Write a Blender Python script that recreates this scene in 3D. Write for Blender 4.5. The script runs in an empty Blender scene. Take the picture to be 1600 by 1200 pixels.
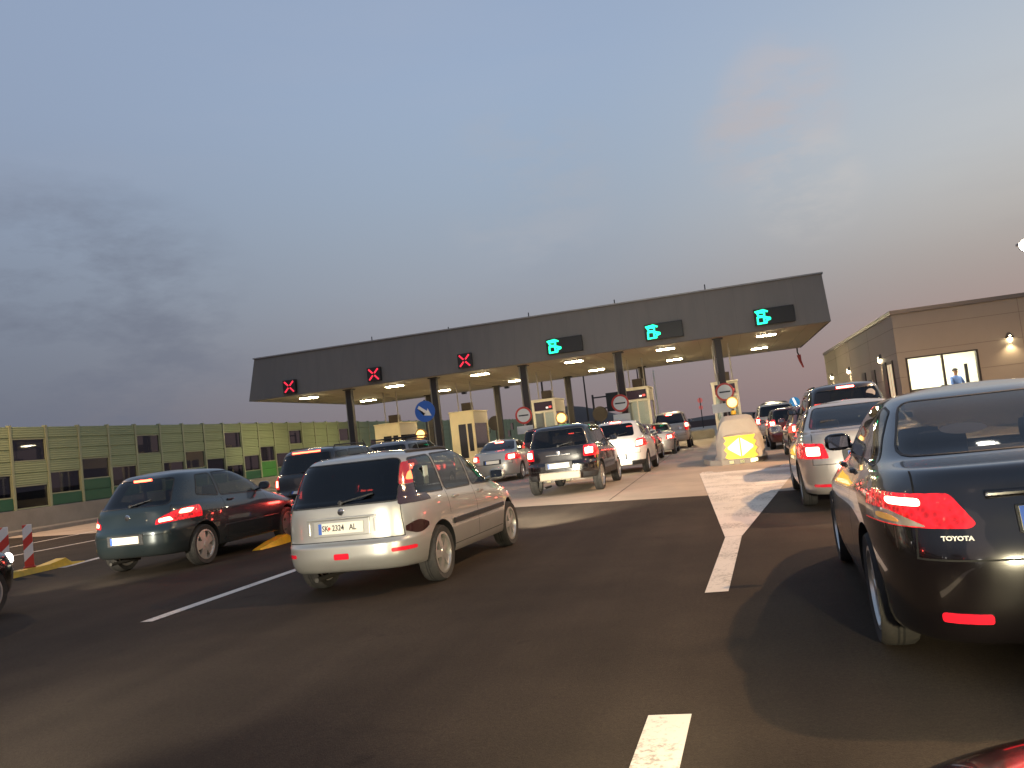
import bpy, bmesh, math, random
from mathutils import Vector, Matrix
from mathutils.bvhtree import BVHTree
random.seed(7)
R = math.radians
scene = bpy.context.scene
col = scene.collection

# ------------------------------------------------------------------ camera
EYE = 1.42
cam_d = bpy.data.cameras.new('camera'); cam = bpy.data.objects.new('camera', cam_d); col.objects.link(cam)
cam_d.sensor_width = 36; cam_d.lens = 36*1300/1600; cam_d.clip_end = 6000; cam_d.clip_start = .05
cam.matrix_world = Matrix.Translation((0, 0, EYE)) @ Matrix.Rotation(R(13.925), 4, 'Z') @ Matrix.Rotation(R(93.86), 4, 'X') @ Matrix.Rotation(R(-6.6), 4, 'Z')
scene.camera = cam
scene.view_settings.view_transform = 'Standard'; scene.view_settings.look = 'None'
scene.view_settings.exposure = 0; scene.view_settings.gamma = 1
scene.cycles.max_bounces = 7; scene.cycles.sample_clamp_indirect = 4; scene.cycles.caustics_reflective = False; scene.cycles.caustics_refractive = False

# ------------------------------------------------------------------ dusk sky
w = bpy.data.worlds.new("World"); scene.world = w; w.use_nodes = True
nt = w.node_tree; N = nt.nodes; Lk = nt.links; N.clear()
def nd(t, **k):
    n = N.new(t)
    for a, b in k.items(): setattr(n, a, b)
    return n
tc = nd('ShaderNodeTexCoord'); sep = nd('ShaderNodeSeparateXYZ'); Lk.new(tc.outputs['Generated'], sep.inputs[0])
def ramp3(stops):
    r = nd('ShaderNodeValToRGB'); Lk.new(sep.outputs['Z'], r.inputs[0]); cr = r.color_ramp; cr.interpolation = 'B_SPLINE'
    while len(cr.elements) < len(stops): cr.elements.new(.5)
    for e, (p, c) in zip(cr.elements, stops): e.position = p; e.color = (*c, 1)
    return r.outputs[0]
left = ramp3([(0, (.125, .130, .170)), (.09, (.160, .178, .232)), (.17, (.195, .225, .290)), (.26, (.250, .300, .390)), (.38, (.285, .355, .490)), (.6, (.285, .370, .53)), (1, (.22, .30, .44))])
midl = ramp3([(0, (.235, .185, .195)), (.05, (.262, .215, .222)), (.11, (.285, .275, .300)), (.19, (.330, .362, .420)), (.30, (.330, .412, .520)), (.44, (.335, .430, .60)), (.8, (.25, .32, .46))])
righ = ramp3([(0, (.30, .215, .205)), (.04, (.385, .255, .235)), (.11, (.385, .315, .290)), (.17, (.45, .415, .385)), (.25, (.57, .58, .575)), (.42, (.42, .50, .61)), (.8, (.26, .33, .46))])
dotl = nd('ShaderNodeVectorMath', operation='DOT_PRODUCT'); dotl.inputs[1].default_value = (.8, .6, 0); Lk.new(tc.outputs['Generated'], dotl.inputs[0])
def mrange(lo, hi):
    m = nd('ShaderNodeMapRange'); m.interpolation_type = 'SMOOTHSTEP'; m.inputs[1].default_value = lo; m.inputs[2].default_value = hi; Lk.new(dotl.outputs['Value'], m.inputs[0]); return m.outputs[0]
lm = nd('ShaderNodeMix', data_type='RGBA'); Lk.new(mrange(-.25, .42), lm.inputs['Factor']); Lk.new(left, lm.inputs['A']); Lk.new(midl, lm.inputs['B'])
dark = nd('ShaderNodeMix', data_type='RGBA'); Lk.new(mrange(.42, .90), dark.inputs['Factor']); Lk.new(lm.outputs['Result'], dark.inputs['A']); Lk.new(righ, dark.inputs['B'])
# thin clouds
mp = nd('ShaderNodeMapping'); mp.inputs['Scale'].default_value = (1.5, 1.5, 7.5); Lk.new(tc.outputs['Generated'], mp.inputs[0])
nz = nd('ShaderNodeTexNoise'); nz.inputs['Scale'].default_value = 1.9; nz.inputs['Detail'].default_value = 6; nz.inputs['Roughness'].default_value = .55; nz.inputs['Distortion'].default_value = .0
Lk.new(mp.outputs[0], nz.inputs['Vector'])
cm = nd('ShaderNodeMapRange'); cm.inputs[1].default_value = .50; cm.inputs[2].default_value = .82; cm.inputs[3].default_value = 0; cm.inputs[4].default_value = .16; Lk.new(nz.outputs[0], cm.inputs[0])
ccol = nd('ShaderNodeValToRGB'); Lk.new(sep.outputs['Z'], ccol.inputs[0])
ce = ccol.color_ramp.elements; ce[0].position = .08; ce[0].color = (.15, .155, .195, 1); ce[1].position = .38; ce[1].color = (.42, .44, .52, 1)
cl = nd('ShaderNodeMix', data_type='RGBA'); Lk.new(cm.outputs[0], cl.inputs['Factor']); Lk.new(dark.outputs['Result'], cl.inputs['A']); Lk.new(ccol.outputs[0], cl.inputs['B'])
# one feathery pinkish cloud patch right of centre
mp2 = nd('ShaderNodeMapping'); mp2.inputs['Scale'].default_value = (1, 1, 2.6); Lk.new(tc.outputs['Generated'], mp2.inputs[0])
def patch(prev, direction, lo, hi, colr, amt):
    d = nd('ShaderNodeVectorMath', operation='DOT_PRODUCT'); d.inputs[1].default_value = Vector(direction).normalized(); Lk.new(tc.outputs['Generated'], d.inputs[0])
    m = nd('ShaderNodeMapRange'); m.interpolation_type = 'SMOOTHSTEP'; m.inputs[1].default_value = lo; m.inputs[2].default_value = hi; m.inputs[4].default_value = amt; Lk.new(d.outputs['Value'], m.inputs[0])
    n2 = nd('ShaderNodeTexNoise'); n2.inputs['Scale'].default_value = 7; n2.inputs['Detail'].default_value = 6; n2.inputs['Roughness'].default_value = .62; Lk.new(mp2.outputs[0], n2.inputs['Vector'])
    n3 = nd('ShaderNodeMapRange'); n3.inputs[1].default_value = .44; n3.inputs[2].default_value = .64; Lk.new(n2.outputs[0], n3.inputs[0])
    mu = nd('ShaderNodeMath', operation='MULTIPLY'); Lk.new(m.outputs[0], mu.inputs[0]); Lk.new(n3.outputs[0], mu.inputs[1])
    x = nd('ShaderNodeMix', data_type='RGBA'); Lk.new(mu.outputs[0], x.inputs['Factor']); Lk.new(prev, x.inputs['A']); x.inputs['B'].default_value = (*colr, 1)
    return x.outputs['Result']
c0 = patch(cl.outputs['Result'], (.105, .94, .335), .9965, .9998, (.49, .47, .50), .7)
c0 = patch(c0, (.064, .95, .300), .9975, .9999, (.47, .45, .475), .7)
c1 = patch(c0, (.12, .963, .242), .997, .9999, (.58, .55, .53), .5)
c2 = patch(c1, (-.657, .732, .135), .972, .999, (.150, .168, .225), .6)
c2 = patch(c2, (-.184, .941, .286), .992, .9995, (.40, .42, .47), .45)
sky = nd('ShaderNodeTexSky'); sky.sky_type = 'NISHITA'; sky.sun_disc = False; sky.sun_elevation = R(1.0); sky.sun_rotation = R(70)
bgA = nd('ShaderNodeBackground'); bgA.inputs[1].default_value = 1.0; Lk.new(c2, bgA.inputs[0])
bgB = nd('ShaderNodeBackground'); bgB.inputs[1].default_value = .004; Lk.new(sky.outputs[0], bgB.inputs[0])
ad = nd('ShaderNodeAddShader'); Lk.new(bgA.outputs[0], ad.inputs[0]); Lk.new(bgB.outputs[0], ad.inputs[1])
out = nd('ShaderNodeOutputWorld'); Lk.new(ad.outputs[0], out.inputs[0])
sd = bpy.data.lights.new('sun', 'SUN'); sd.energy = .06; sd.angle = R(25); sd.color = (1, .72, .6)
so = bpy.data.objects.new('sun', sd); col.objects.link(so); so.rotation_euler = (R(80), 0, R(70-180+90))

# ------------------------------------------------------------------ materials
MATS = {}
def mat(name, color=(.5,.5,.5), rough=.5, metal=0., coat=0., emit=None, es=0., noise=None, bump=None, spec=None):
    if name in MATS: return MATS[name]
    m = bpy.data.materials.new(name); m.use_nodes = True; t = m.node_tree; b = t.nodes['Principled BSDF']
    b.inputs['Base Color'].default_value = (*color, 1); b.inputs['Roughness'].default_value = rough; b.inputs['Metallic'].default_value = metal
    b.inputs['Coat Weight'].default_value = coat; b.inputs['Coat Roughness'].default_value = .04
    if spec is not None: b.inputs['Specular IOR Level'].default_value = spec
    if emit: b.inputs['Emission Color'].default_value = (*emit, 1); b.inputs['Emission Strength'].default_value = es
    if noise:      # (scale, amount, second colour)
        co = t.nodes.new('ShaderNodeTexCoord'); n = t.nodes.new('ShaderNodeTexNoise'); n.inputs['Scale'].default_value = noise[0]; n.inputs['Detail'].default_value = 8; n.inputs['Roughness'].default_value = .65
        t.links.new(co.outputs['Object'], n.inputs['Vector'])
        r = t.nodes.new('ShaderNodeMapRange'); r.inputs[1].default_value = .38; r.inputs[2].default_value = .66; r.inputs[4].default_value = noise[1]; t.links.new(n.outputs[0], r.inputs[0])
        x = t.nodes.new('ShaderNodeMix'); x.data_type = 'RGBA'; x.inputs['A'].default_value = (*color, 1); x.inputs['B'].default_value = (*noise[2], 1)
        t.links.new(r.outputs[0], x.inputs['Factor']); t.links.new(x.outputs['Result'], b.inputs['Base Color'])
    if bump:       # (scale, strength)
        co = t.nodes.new('ShaderNodeTexCoord'); n = t.nodes.new('ShaderNodeTexNoise'); n.inputs['Scale'].default_value = bump[0]; n.inputs['Detail'].default_value = 5
        t.links.new(co.outputs['Object'], n.inputs['Vector']); u = t.nodes.new('ShaderNodeBump'); u.inputs['Strength'].default_value = bump[1]; u.inputs['Distance'].default_value = .02
        t.links.new(n.outputs[0], u.inputs['Height']); t.links.new(u.outputs[0], b.inputs['Normal'])
    MATS[name] = m; return m
def paint(name, color, metal=.35, rough=.28, coat=1.0, dust=.5):
    if name in MATS: return MATS[name]
    m = mat(name, color, rough, metal, coat); t = m.node_tree; b = t.nodes['Principled BSDF']
    b.inputs['Coat Roughness'].default_value = .03
    # road film: a little dust low on the body, and a dark trim on the inner side of the panel
    co = t.nodes.new('ShaderNodeTexCoord'); n = t.nodes.new('ShaderNodeTexNoise'); n.inputs['Scale'].default_value = 3.5; n.inputs['Detail'].default_value = 7
    t.links.new(co.outputs['Object'], n.inputs['Vector']); sp = t.nodes.new('ShaderNodeSeparateXYZ'); t.links.new(co.outputs['Object'], sp.inputs[0])
    r = t.nodes.new('ShaderNodeMapRange'); r.inputs[1].default_value = .62; r.inputs[2].default_value = .2; r.inputs[4].default_value = dust; t.links.new(sp.outputs['Z'], r.inputs[0])
    mu = t.nodes.new('ShaderNodeMath'); mu.operation = 'MULTIPLY'; t.links.new(r.outputs[0], mu.inputs[0]); t.links.new(n.outputs[0], mu.inputs[1])
    x = t.nodes.new('ShaderNodeMix'); x.data_type = 'RGBA'; x.inputs['A'].default_value = (*color, 1); x.inputs['B'].default_value = (.12, .10, .08, 1); t.links.new(mu.outputs[0], x.inputs['Factor'])
    g = t.nodes.new('ShaderNodeNewGeometry'); y = t.nodes.new('ShaderNodeMix'); y.data_type = 'RGBA'; t.links.new(g.outputs['Backfacing'], y.inputs['Factor']); t.links.new(x.outputs['Result'], y.inputs['A']); y.inputs['B'].default_value = (.03, .03, .03, 1)
    t.links.new(y.outputs['Result'], b.inputs['Base Color'])
    rr = t.nodes.new('ShaderNodeMapRange'); rr.inputs[3].default_value = rough; rr.inputs[4].default_value = rough+.16; t.links.new(n.outputs[0], rr.inputs[0]); t.links.new(rr.outputs[0], b.inputs['Roughness'])
    return m
def glass(name, tint, refl=1.0):
    if name in MATS: return MATS[name]
    m = bpy.data.materials.new(name); m.use_nodes = True; t = m.node_tree; t.nodes.clear()
    tr = t.nodes.new('ShaderNodeBsdfTransparent'); tr.inputs[0].default_value = (*tint, 1)
    gl = t.nodes.new('ShaderNodeBsdfGlossy'); gl.inputs['Roughness'].default_value = .02; gl.inputs[0].default_value = (refl, refl, refl, 1)
    fr = t.nodes.new('ShaderNodeFresnel'); ge = t.nodes.new('ShaderNodeNewGeometry'); io = t.nodes.new('ShaderNodeMapRange'); io.inputs[3].default_value = 1.5; io.inputs[4].default_value = 1/1.5; t.links.new(ge.outputs['Backfacing'], io.inputs[0]); t.links.new(io.outputs[0], fr.inputs[0])
    mx = t.nodes.new('ShaderNodeMixShader'); o = t.nodes.new('ShaderNodeOutputMaterial')
    t.links.new(fr.outputs[0], mx.inputs[0]); t.links.new(tr.outputs[0], mx.inputs[1]); t.links.new(gl.outputs[0], mx.inputs[2]); t.links.new(mx.outputs[0], o.inputs[0])
    MATS[name] = m; return m
G_DARK = glass('tinted_glass', (.10, .095, .09)); G_MID = glass('car_glass', (.42, .43, .41)); G_PRIV = glass('privacy_glass', (.025, .022, .022)); G_CLEAR = glass('clear_glass', (.85, .88, .86))
TYRE = mat('tyre_rubber', (.018, .017, .016), .85, noise=(14, .5, (.05, .042, .035)))
ALLOY = mat('alloy', (.62, .60, .56), .32, .8); DISC = mat('brake_disc', (.03, .03, .03), .7)
BLACK = mat('black_plastic', (.016, .016, .017), .55, bump=(160, .2)); CHROME = mat('chrome', (.75, .75, .74), .12, 1.)
LENS = mat('red_lens', (.35, .004, .006), .12, 0, 1., (1, .012, .02), .4)
def facets(m, lo, hi, scale):
    t = m.node_tree; b = t.nodes['Principled BSDF']; co = t.nodes.new('ShaderNodeTexCoord'); v = t.nodes.new('ShaderNodeTexVoronoi'); v.inputs['Scale'].default_value = scale; t.links.new(co.outputs['Object'], v.inputs['Vector'])
    n = t.nodes.new('ShaderNodeTexNoise'); n.inputs['Scale'].default_value = 9; t.links.new(co.outputs['Object'], n.inputs['Vector'])
    mu = t.nodes.new('ShaderNodeMath'); mu.operation = 'MULTIPLY'; t.links.new(v.outputs['Distance'], mu.inputs[0]); t.links.new(n.outputs[0], mu.inputs[1])
    r = t.nodes.new('ShaderNodeMapRange'); r.inputs[1].default_value = .08; r.inputs[2].default_value = .38; r.inputs[3].default_value = lo; r.inputs[4].default_value = hi; t.links.new(mu.outputs[0], r.inputs[0]); t.links.new(r.outputs[0], b.inputs['Emission Strength'])
    u = t.nodes.new('ShaderNodeBump'); u.inputs['Strength'].default_value = .5; u.inputs['Distance'].default_value = .01; t.links.new(v.outputs['Distance'], u.inputs['Height']); t.links.new(u.outputs[0], b.inputs['Normal'])
facets(LENS, .12, 1.1, 26); LENS_OFF = mat('red_lens_unlit', (.30, .004, .006), .15, 0, 1., (1, .01, .02), .05)
REFLX = mat('red_reflector', (.62, .012, .03), .18, 0, 1.)
CORE = mat('brake_glow', (.8, .2, .2), .3, emit=(1, .085, .05), es=26.); CORE_B = mat('high_brake_glow', (.8, .1, .1), .3, emit=(1, .07, .03), es=14.)
CORE_P = mat('pink_brake_glow', (.8, .2, .2), .3, emit=(1, .08, .055), es=44.)
SMOKE = mat('smoked_lens', (.03, .012, .012), .12, 0, 1.); CLEARL = mat('clear_lens', (.55, .46, .38), .12, .3, 1.)
AMBERL = mat('amber_lens', (.75, .28, .05), .15, 0, 1., (1, .5, .1), .35)
HEADL = mat('headlight_glow', (.9, .9, .9), .1, emit=(1, .95, .85), es=14.)
SEAM = mat('panel_gap', (.006, .006, .006), .9); SEAT = mat('seat_cloth', (.022, .021, .022), .9, noise=(30, .5, (.035, .033, .034)))
PLATE = mat('plate_white', (.74, .70, .60), .4, noise=(9, .35, (.55, .52, .45))); PLATE_Y = mat('plate_cream', (.80, .70, .36), .4); PBLUE = mat('plate_blue', (.03, .10, .42), .4); INK = mat('plate_ink', (.03, .028, .025), .5); PRED = mat('plate_red', (.6, .06, .04), .5)

# ------------------------------------------------------------------ helpers
def obj(name, bm, mats, parent=None, smooth=None, loc=None):
    me = bpy.data.meshes.new(name); bm.normal_update(); bm.to_mesh(me); bm.free()
    for m in (mats if isinstance(mats, (list, tuple)) else [mats]): me.materials.append(m)
    if smooth is not None:
        for p in me.polygons: p.use_smooth = True
        me.set_sharp_from_angle(angle=R(smooth))
    o = bpy.data.objects.new(name, me); col.objects.link(o)
    if parent: o.parent = parent
    if loc: o.location = loc
    return o
def tag(o, label, cat, group=None, kind=None):
    if label: o['label'] = label
    if cat: o['category'] = cat
    if group: o['group'] = group
    if kind: o['kind'] = kind
    return o
def empty(name, loc=(0,0,0), rz=0, label=None, cat=None, group=None):
    o = bpy.data.objects.new(name, None); col.objects.link(o); o.location = loc; o.rotation_euler = (0, 0, rz); o.empty_display_size = .2
    return tag(o, label, cat, group)
def struct(name, bm, m, smooth=None):
    o = obj(name, bm, m, None, smooth); o['kind'] = 'structure'; return o
def box(bm, x0, x1, y0, y1, z0, z1, mi=0, bev=0, M=None):
    vs = [bm.verts.new((x, y, z)) for x in (x0, x1) for y in (y0, y1) for z in (z0, z1)]
    fs = [bm.faces.new([vs[i] for i in q]) for q in ((0,1,3,2), (4,6,7,5), (0,4,5,1), (2,3,7,6), (0,2,6,4), (1,5,7,3))]
    for f in fs: f.material_index = mi
    if bev:
        r = bmesh.ops.bevel(bm, geom=list({e for f in fs for e in f.edges}), offset=bev, segments=2, affect='EDGES', profile=.6)
        vs = list({v for f in r['faces'] for v in f.verts} | {v for v in vs if v.is_valid}); 
        for f in r['faces']: f.material_index = mi
        vs2 = set(vs)
        for v in list(vs2):
            for f in v.link_faces: f.material_index = mi; vs2.update(f.verts)
        vs = list(vs2)
    if M is not None:
        for v in vs: v.co = M @ v.co
    return vs
def tube(bm, pts, r, seg=10, mi=0, cap=True, r2=None):
    pts = [Vector(p) for p in pts]; rings = []; n = len(pts)
    for i, p in enumerate(pts):
        d = (pts[min(i+1, n-1)] - pts[max(i-1, 0)]).normalized()
        a = d.orthogonal().normalized() if i == 0 else (rings_a - d*rings_a.dot(d)).normalized()
        rings_a = a; b = d.cross(a); rad = r if r2 is None else r + (r2-r)*i/(n-1)
        rings.append([bm.verts.new(p + a*math.cos(2*math.pi*k/seg)*rad + b*math.sin(2*math.pi*k/seg)*rad) for k in range(seg)])
    for A, B in zip(rings, rings[1:]):
        for k in range(seg):
            f = bm.faces.new((A[k], A[(k+1) % seg], B[(k+1) % seg], B[k])); f.material_index = mi
    if cap:
        for q in (list(reversed(rings[0])), rings[-1]):
            f = bm.faces.new(q); f.material_index = mi
def lathe(bm, prof, seg=32, axis='X', mi=0, c=(0,0,0), close=False):
    # prof: list of (radius, along)
    c = Vector(c); rings = []
    for r, a in prof:
        ring = []
        for k in range(seg):
            t = 2*math.pi*k/seg; u, v = math.cos(t)*r, math.sin(t)*r
            p = {'X': (a, u, v), 'Y': (u, a, v), 'Z': (u, v, a)}[axis]
            ring.append(bm.verts.new(c + Vector(p)))
        rings.append(ring)
    pr = list(zip(rings, rings[1:])) + ([(rings[-1], rings[0])] if close else [])
    for A, B in pr:
        for k in range(seg):
            f = bm.faces.new((A[k], A[(k+1) % seg], B[(k+1) % seg], B[k])); f.material_index = mi
    if not close:
        for q in (rings[0], rings[-1]):
            if len(q) > 2: 
                f = bm.faces.new(q); f.material_index = mi
    bmesh.ops.recalc_face_normals(bm, faces=bm.faces[:])
def slab(bm, poly, z0, z1, mi=0):
    a = [bm.verts.new((x, y, z0)) for x, y in poly]; b = [bm.verts.new((x, y, z1)) for x, y in poly]
    fs = [bm.faces.new(b), bm.faces.new(list(reversed(a)))]
    for i in range(len(poly)): fs.append(bm.faces.new((a[i], a[(i+1) % len(poly)], b[(i+1) % len(poly)], b[i])))
    for f in fs: f.material_index = mi
    bmesh.ops.recalc_face_normals(bm, faces=fs)
def disc(bm, c, r, y0, y1, seg=28, mi=0, ri=0):
    # upright disc facing -Y
    lathe(bm, [(max(ri, .001), y0), (r, y0), (r, y1), (max(ri, .001), y1)], seg, 'Y', mi, c, True)
def stroke(bm, pts, th, y, d, mi=0):
    # flat bars in the XZ plane joined end to end, facing -Y
    for (x0, z0), (x1, z1) in zip(pts, pts[1:]):
        v = Vector((x1-x0, 0, z1-z0)); l = v.length; u = v/l; n = Vector((-u.z, 0, u.x))*th/2
        a, b = Vector((x0, y, z0)) - u*th*.3, Vector((x1, y, z1)) + u*th*.3
        q = [a-n, b-n, b+n, a+n]; f0 = [bm.verts.new(p) for p in q]; f1 = [bm.verts.new(p+Vector((0, d, 0))) for p in q]
        fs = [bm.faces.new(f0), bm.faces.new(f1[::-1])] + [bm.faces.new((f0[i], f0[(i+1) % 4], f1[(i+1) % 4], f1[i])) for i in range(4)]
        for f in fs: f.material_index = mi
        bmesh.ops.recalc_face_normals(bm, faces=fs)
def text(name, s, size, m, parent, M, bold=0., width=1.):
    c = bpy.data.curves.new(name, 'FONT'); c.body = s; c.size = size; c.align_x = 'CENTER'; c.align_y = 'CENTER'; c.extrude = .0015; c.offset = bold; c.resolution_u = 3
    t = bpy.data.objects.new('tmp', c); col.objects.link(t)
    me = bpy.data.meshes.new_from_object(t.evaluated_get(bpy.context.evaluated_depsgraph_get())); bpy.data.objects.remove(t)
    me.transform(Matrix.Diagonal((width, 1, 1, 1))); me.materials.clear(); me.materials.append(m)
    o = bpy.data.objects.new(name, me); col.objects.link(o); o.parent = parent; o.matrix_local = M
    return o
REAR_TXT = Matrix.Rotation(R(90), 4, 'X')          # text readable from -Y
def rpoly(pts, r, seg=3):
    # round the corners of a convex polygon
    o = []; n = len(pts)
    for i in range(n):
        p = Vector(pts[i]); a = Vector(pts[i-1]) - p; b = Vector(pts[(i+1) % n]) - p
        k = min(r, a.length*.45, b.length*.45); A = p + a.normalized()*k; B = p + b.normalized()*k
        for j in range(seg+1):
            t = j/seg; o.append(tuple((1-t)**2*A + 2*t*(1-t)*p + t*t*B))
    return o

# ------------------------------------------------------------------ ground
EDGE = lambda x: 15.9 - .36*(x + .6)           # where asphalt meets the concrete apron
asphalt = mat('asphalt', (.046, .036, .027), .85, spec=.14)
t = asphalt.node_tree; b = t.nodes['Principled BSDF']; nn = t.nodes.new; co = nn('ShaderNodeTexCoord')
def tnoise(scale, detail=6, rough=.6, stretch=None):
    n = nn('ShaderNodeTexNoise'); n.inputs['Scale'].default_value = scale; n.inputs['Detail'].default_value = detail; n.inputs['Roughness'].default_value = rough
    if stretch:
        m = nn('ShaderNodeMapping'); m.inputs['Scale'].default_value = stretch; t.links.new(co.outputs['Object'], m.inputs[0]); t.links.new(m.outputs[0], n.inputs['Vector'])
    else: t.links.new(co.outputs['Object'], n.inputs['Vector'])
    return n.outputs[0]
def trange(v, a, b_, c, d):
    m = nn('ShaderNodeMapRange'); m.inputs[1].default_value = a; m.inputs[2].default_value = b_; m.inputs[3].default_value = c; m.inputs[4].default_value = d; t.links.new(v, m.inputs[0]); return m.outputs[0]
def tmul(a, b_):
    m = nn('ShaderNodeMath'); m.operation = 'MULTIPLY'; t.links.new(a, m.inputs[0]); t.links.new(b_, m.inputs[1]); return m.outputs[0]
grain = tmul(trange(tnoise(120, 3, .7), .3, .7, .66, 1.36), trange(tnoise(38, 4, .7), .32, .68, .80, 1.22)); blot = trange(tnoise(.6, 7), .35, .65, .80, 1.18)
track = trange(tnoise(1.0, 4, .5, (1.6, .06, 1)), .36, .64, .86, 1.12); spot = trange(tnoise(2.3, 5, .55), .66, .71, 1.0, .78)
vo = nn('ShaderNodeTexVoronoi'); vo.feature = 'DISTANCE_TO_EDGE'; vo.inputs['Scale'].default_value = .33
wn_ = nn('ShaderNodeTexNoise'); wn_.inputs['Scale'].default_value = 1.7; wn_.inputs['Detail'].default_value = 6; t.links.new(co.outputs['Object'], wn_.inputs['Vector'])
wa = nn('ShaderNodeVectorMath'); wa.operation = 'MULTIPLY_ADD'; wa.inputs[1].default_value = (1.6, 1.6, 0); t.links.new(wn_.outputs[1], wa.inputs[0]); t.links.new(co.outputs['Object'], wa.inputs[2]); t.links.new(wa.outputs[0], vo.inputs['Vector'])
crack = trange(vo.outputs['Distance'], .0, .005, .86, 1.0)
tot = tmul(tmul(tmul(grain, blot), tmul(track, spot)), crack)
bw = nn('ShaderNodeVectorMath'); bw.operation = 'SCALE'; bw.inputs[0].default_value = (.040, .0305, .0220); t.links.new(tot, bw.inputs['Scale']); t.links.new(bw.outputs[0], b.inputs['Base Color'])
bu = nn('ShaderNodeBump'); bu.inputs['Strength'].default_value = .5; bu.inputs['Distance'].default_value = .012; t.links.new(tnoise(95, 4, .7), bu.inputs['Height']); t.links.new(bu.outputs[0], b.inputs['Normal'])
t = asphalt.node_tree
concrete = mat('apron_concrete', (.42, .345, .27), .8, noise=(.8, .7, (.31, .265, .21)), bump=(40, .25), spec=.12)
earth = mat('dry_earth', (.07, .065, .045), .95, noise=(.2, .8, (.045, .05, .03)))
white_l = mat('road_paint', (.70, .65, .57), .65, spec=.15)
t = white_l.node_tree; b = t.nodes['Principled BSDF']; nn = t.nodes.new; co = nn('ShaderNodeTexCoord')
wear = trange(tmul(trange(tnoise(26, 6, .75), .30, .62, 1.0, .0), trange(tnoise(1.4, 4), .36, .62, .15, 1.0)), .24, .55, .0, .55)
dirt = trange(tnoise(1.1, 6, .6, (2.2, .25, 1)), .35, .7, 0, .45)
m1 = nn('ShaderNodeMix'); m1.data_type = 'RGBA'; m1.inputs['A'].default_value = (.72, .66, .58, 1); m1.inputs['B'].default_value = (.52, .46, .39, 1); t.links.new(dirt, m1.inputs['Factor'])
m2 = nn('ShaderNodeMix'); m2.data_type = 'RGBA'; t.links.new(m1.outputs['Result'], m2.inputs['A']); m2.inputs['B'].default_value = (.055, .044, .034, 1); t.links.new(wear, m2.inputs['Factor']); t.links.new(m2.outputs['Result'], b.inputs['Base Color'])
bm = bmesh.new(); slab(bm, [(-2500, -400), (2500, -400), (2500, 3500), (-2500, 3500)], -.3, -.012); struct('ground', bm, earth)
bm = bmesh.new()
xs = [-26.2, 9.0]
vs = [bm.verts.new((x, y, 0)) for x, y in [(-26.2, -60), (9, -60), (9, EDGE(9)), (-26.2, EDGE(-26.2))]]; bm.faces.new(vs); struct('asphalt_road', bm, asphalt)
bm = bmesh.new()
vs = [bm.verts.new((x, y, .0)) for x, y in [(-26.2, EDGE(-26.2)), (9, EDGE(9)), (9, 400), (-26.2, 400)]]; bm.faces.new(vs); struct('concrete_apron', bm, concrete)
def marking(quad, name='lane_marking', m=white_l, z=.004):
    b = bmesh.new(); b.faces.new([b.verts.new((x, y, z)) for x, y in quad]); o = struct(name, b, m)
    return o
def line(x0, y0, x1, y1, wd):
    marking([(x0-wd/2, y0), (x0+wd/2, y0), (x1+wd/2, y1), (x1-wd/2, y1)])
line(-5.99, 7.45, -5.86, 12.6, .15)
line(-.56, 1.2, -.44, 4.19, .21); line(-.24, 7.05, -.07, 10.2, .19)
marking([(-.17, 10.2), (.03, 10.2), (1.62, 21.5), (-.80, 22.3)], 'gore_marking', white_l, .0055)
marking([(-.75, 22.75), (-.5, 22.7), (-.42, 22.2), (-.76, 22.3)], 'gore_marking', white_l, .0055)
marking([(1.18, 21.9), (1.62, 21.72), (1.78, 22.5), (1.3, 22.6)], 'gore_marking', white_l, .0055)
bandm = mat('gore_grey_band', (.52, .46, .39), .7, noise=(3, .6, (.42, .37, .31)))  # duller grey band across the gore paint
marking([(-.02, 20.3), (1.25, 19.7), (1.34, 20.6), (-.22, 21.2)], 'gore_marking', bandm, .008)
line(-12.5, 13.35, -13.3, 17.6, .2); line(-20.3, 16, -21.3, 28, .17); line(-17.7, 14, -17.0, 22.5, .17)
line(-13.6, 18.5, -14.0, 22, .2)
# concrete slab joints on the apron
jm = mat('joint_sealant', (.075, .065, .055), .8)
for k in range(7): 
    y = 26 + k*5.2; marking([(-26, y), (9, y), (9, y+.03), (-26, y+.03)], 'slab_joint', jm, .004)
for x in (-2.45, -7.75, -13.1, -18.4, 2.9): marking([(x, EDGE(x)+.2), (x+.025, EDGE(x)+.2), (x+.025, 60), (x, 60)], 'slab_joint', jm, .0045)
tarm = mat('tyre_stain', (.17, .15, .13), .6)
# verges and gutter beside the left barrier
bm = bmesh.new(); slab(bm, [(-27.75, -40), (-26.2, -40), (-26.2, 130), (-27.75, 130)], -.2, .14); struct('kerb', bm, mat('kerb_concrete', (.24, .22, .19), .85, noise=(2, .7, (.16, .15, .13))))
# dark land behind the noise barrier and far ridges
def hill(name, pts, depth, m):
    # a rounded ridge along a polyline of (x, y, height)
    b = bmesh.new(); rows = []
    for x, y, h in pts:
        rows.append([b.verts.new((x + math.sin(k*1.7+y)*.3*k, y + depth*(k/8-.5), max(-.3, h*math.sin(math.pi*k/8)**.8 + (random.random()-.5)*h*.06))) for k in range(9)])
    for A, B in zip(rows, rows[1:]):
        for k in range(8): b.faces.new((A[k], B[k], B[k+1], A[k+1]))
    bmesh.ops.recalc_face_normals(b, faces=b.faces[:]); return struct(name, b, m, 60)
scrub = mat('dark_scrub', (.045, .042, .034), .95, noise=(.12, .8, (.03, .034, .022)))
hill('hill', [(-260+i*12, 640, 1.5+21*math.exp(-((i-12)/3.6)**2)+random.random()*.8) for i in range(30)], 160, mat('hill_scrub', (.065, .05, .045), .95, noise=(.02, .8, (.045, .04, .035))))
hill('ridge', [(-120+i*25, 900, 1.5+random.random()*2.5) for i in range(40)], 200, mat('ridge_scrub', (.06, .045, .045), .95))
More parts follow.
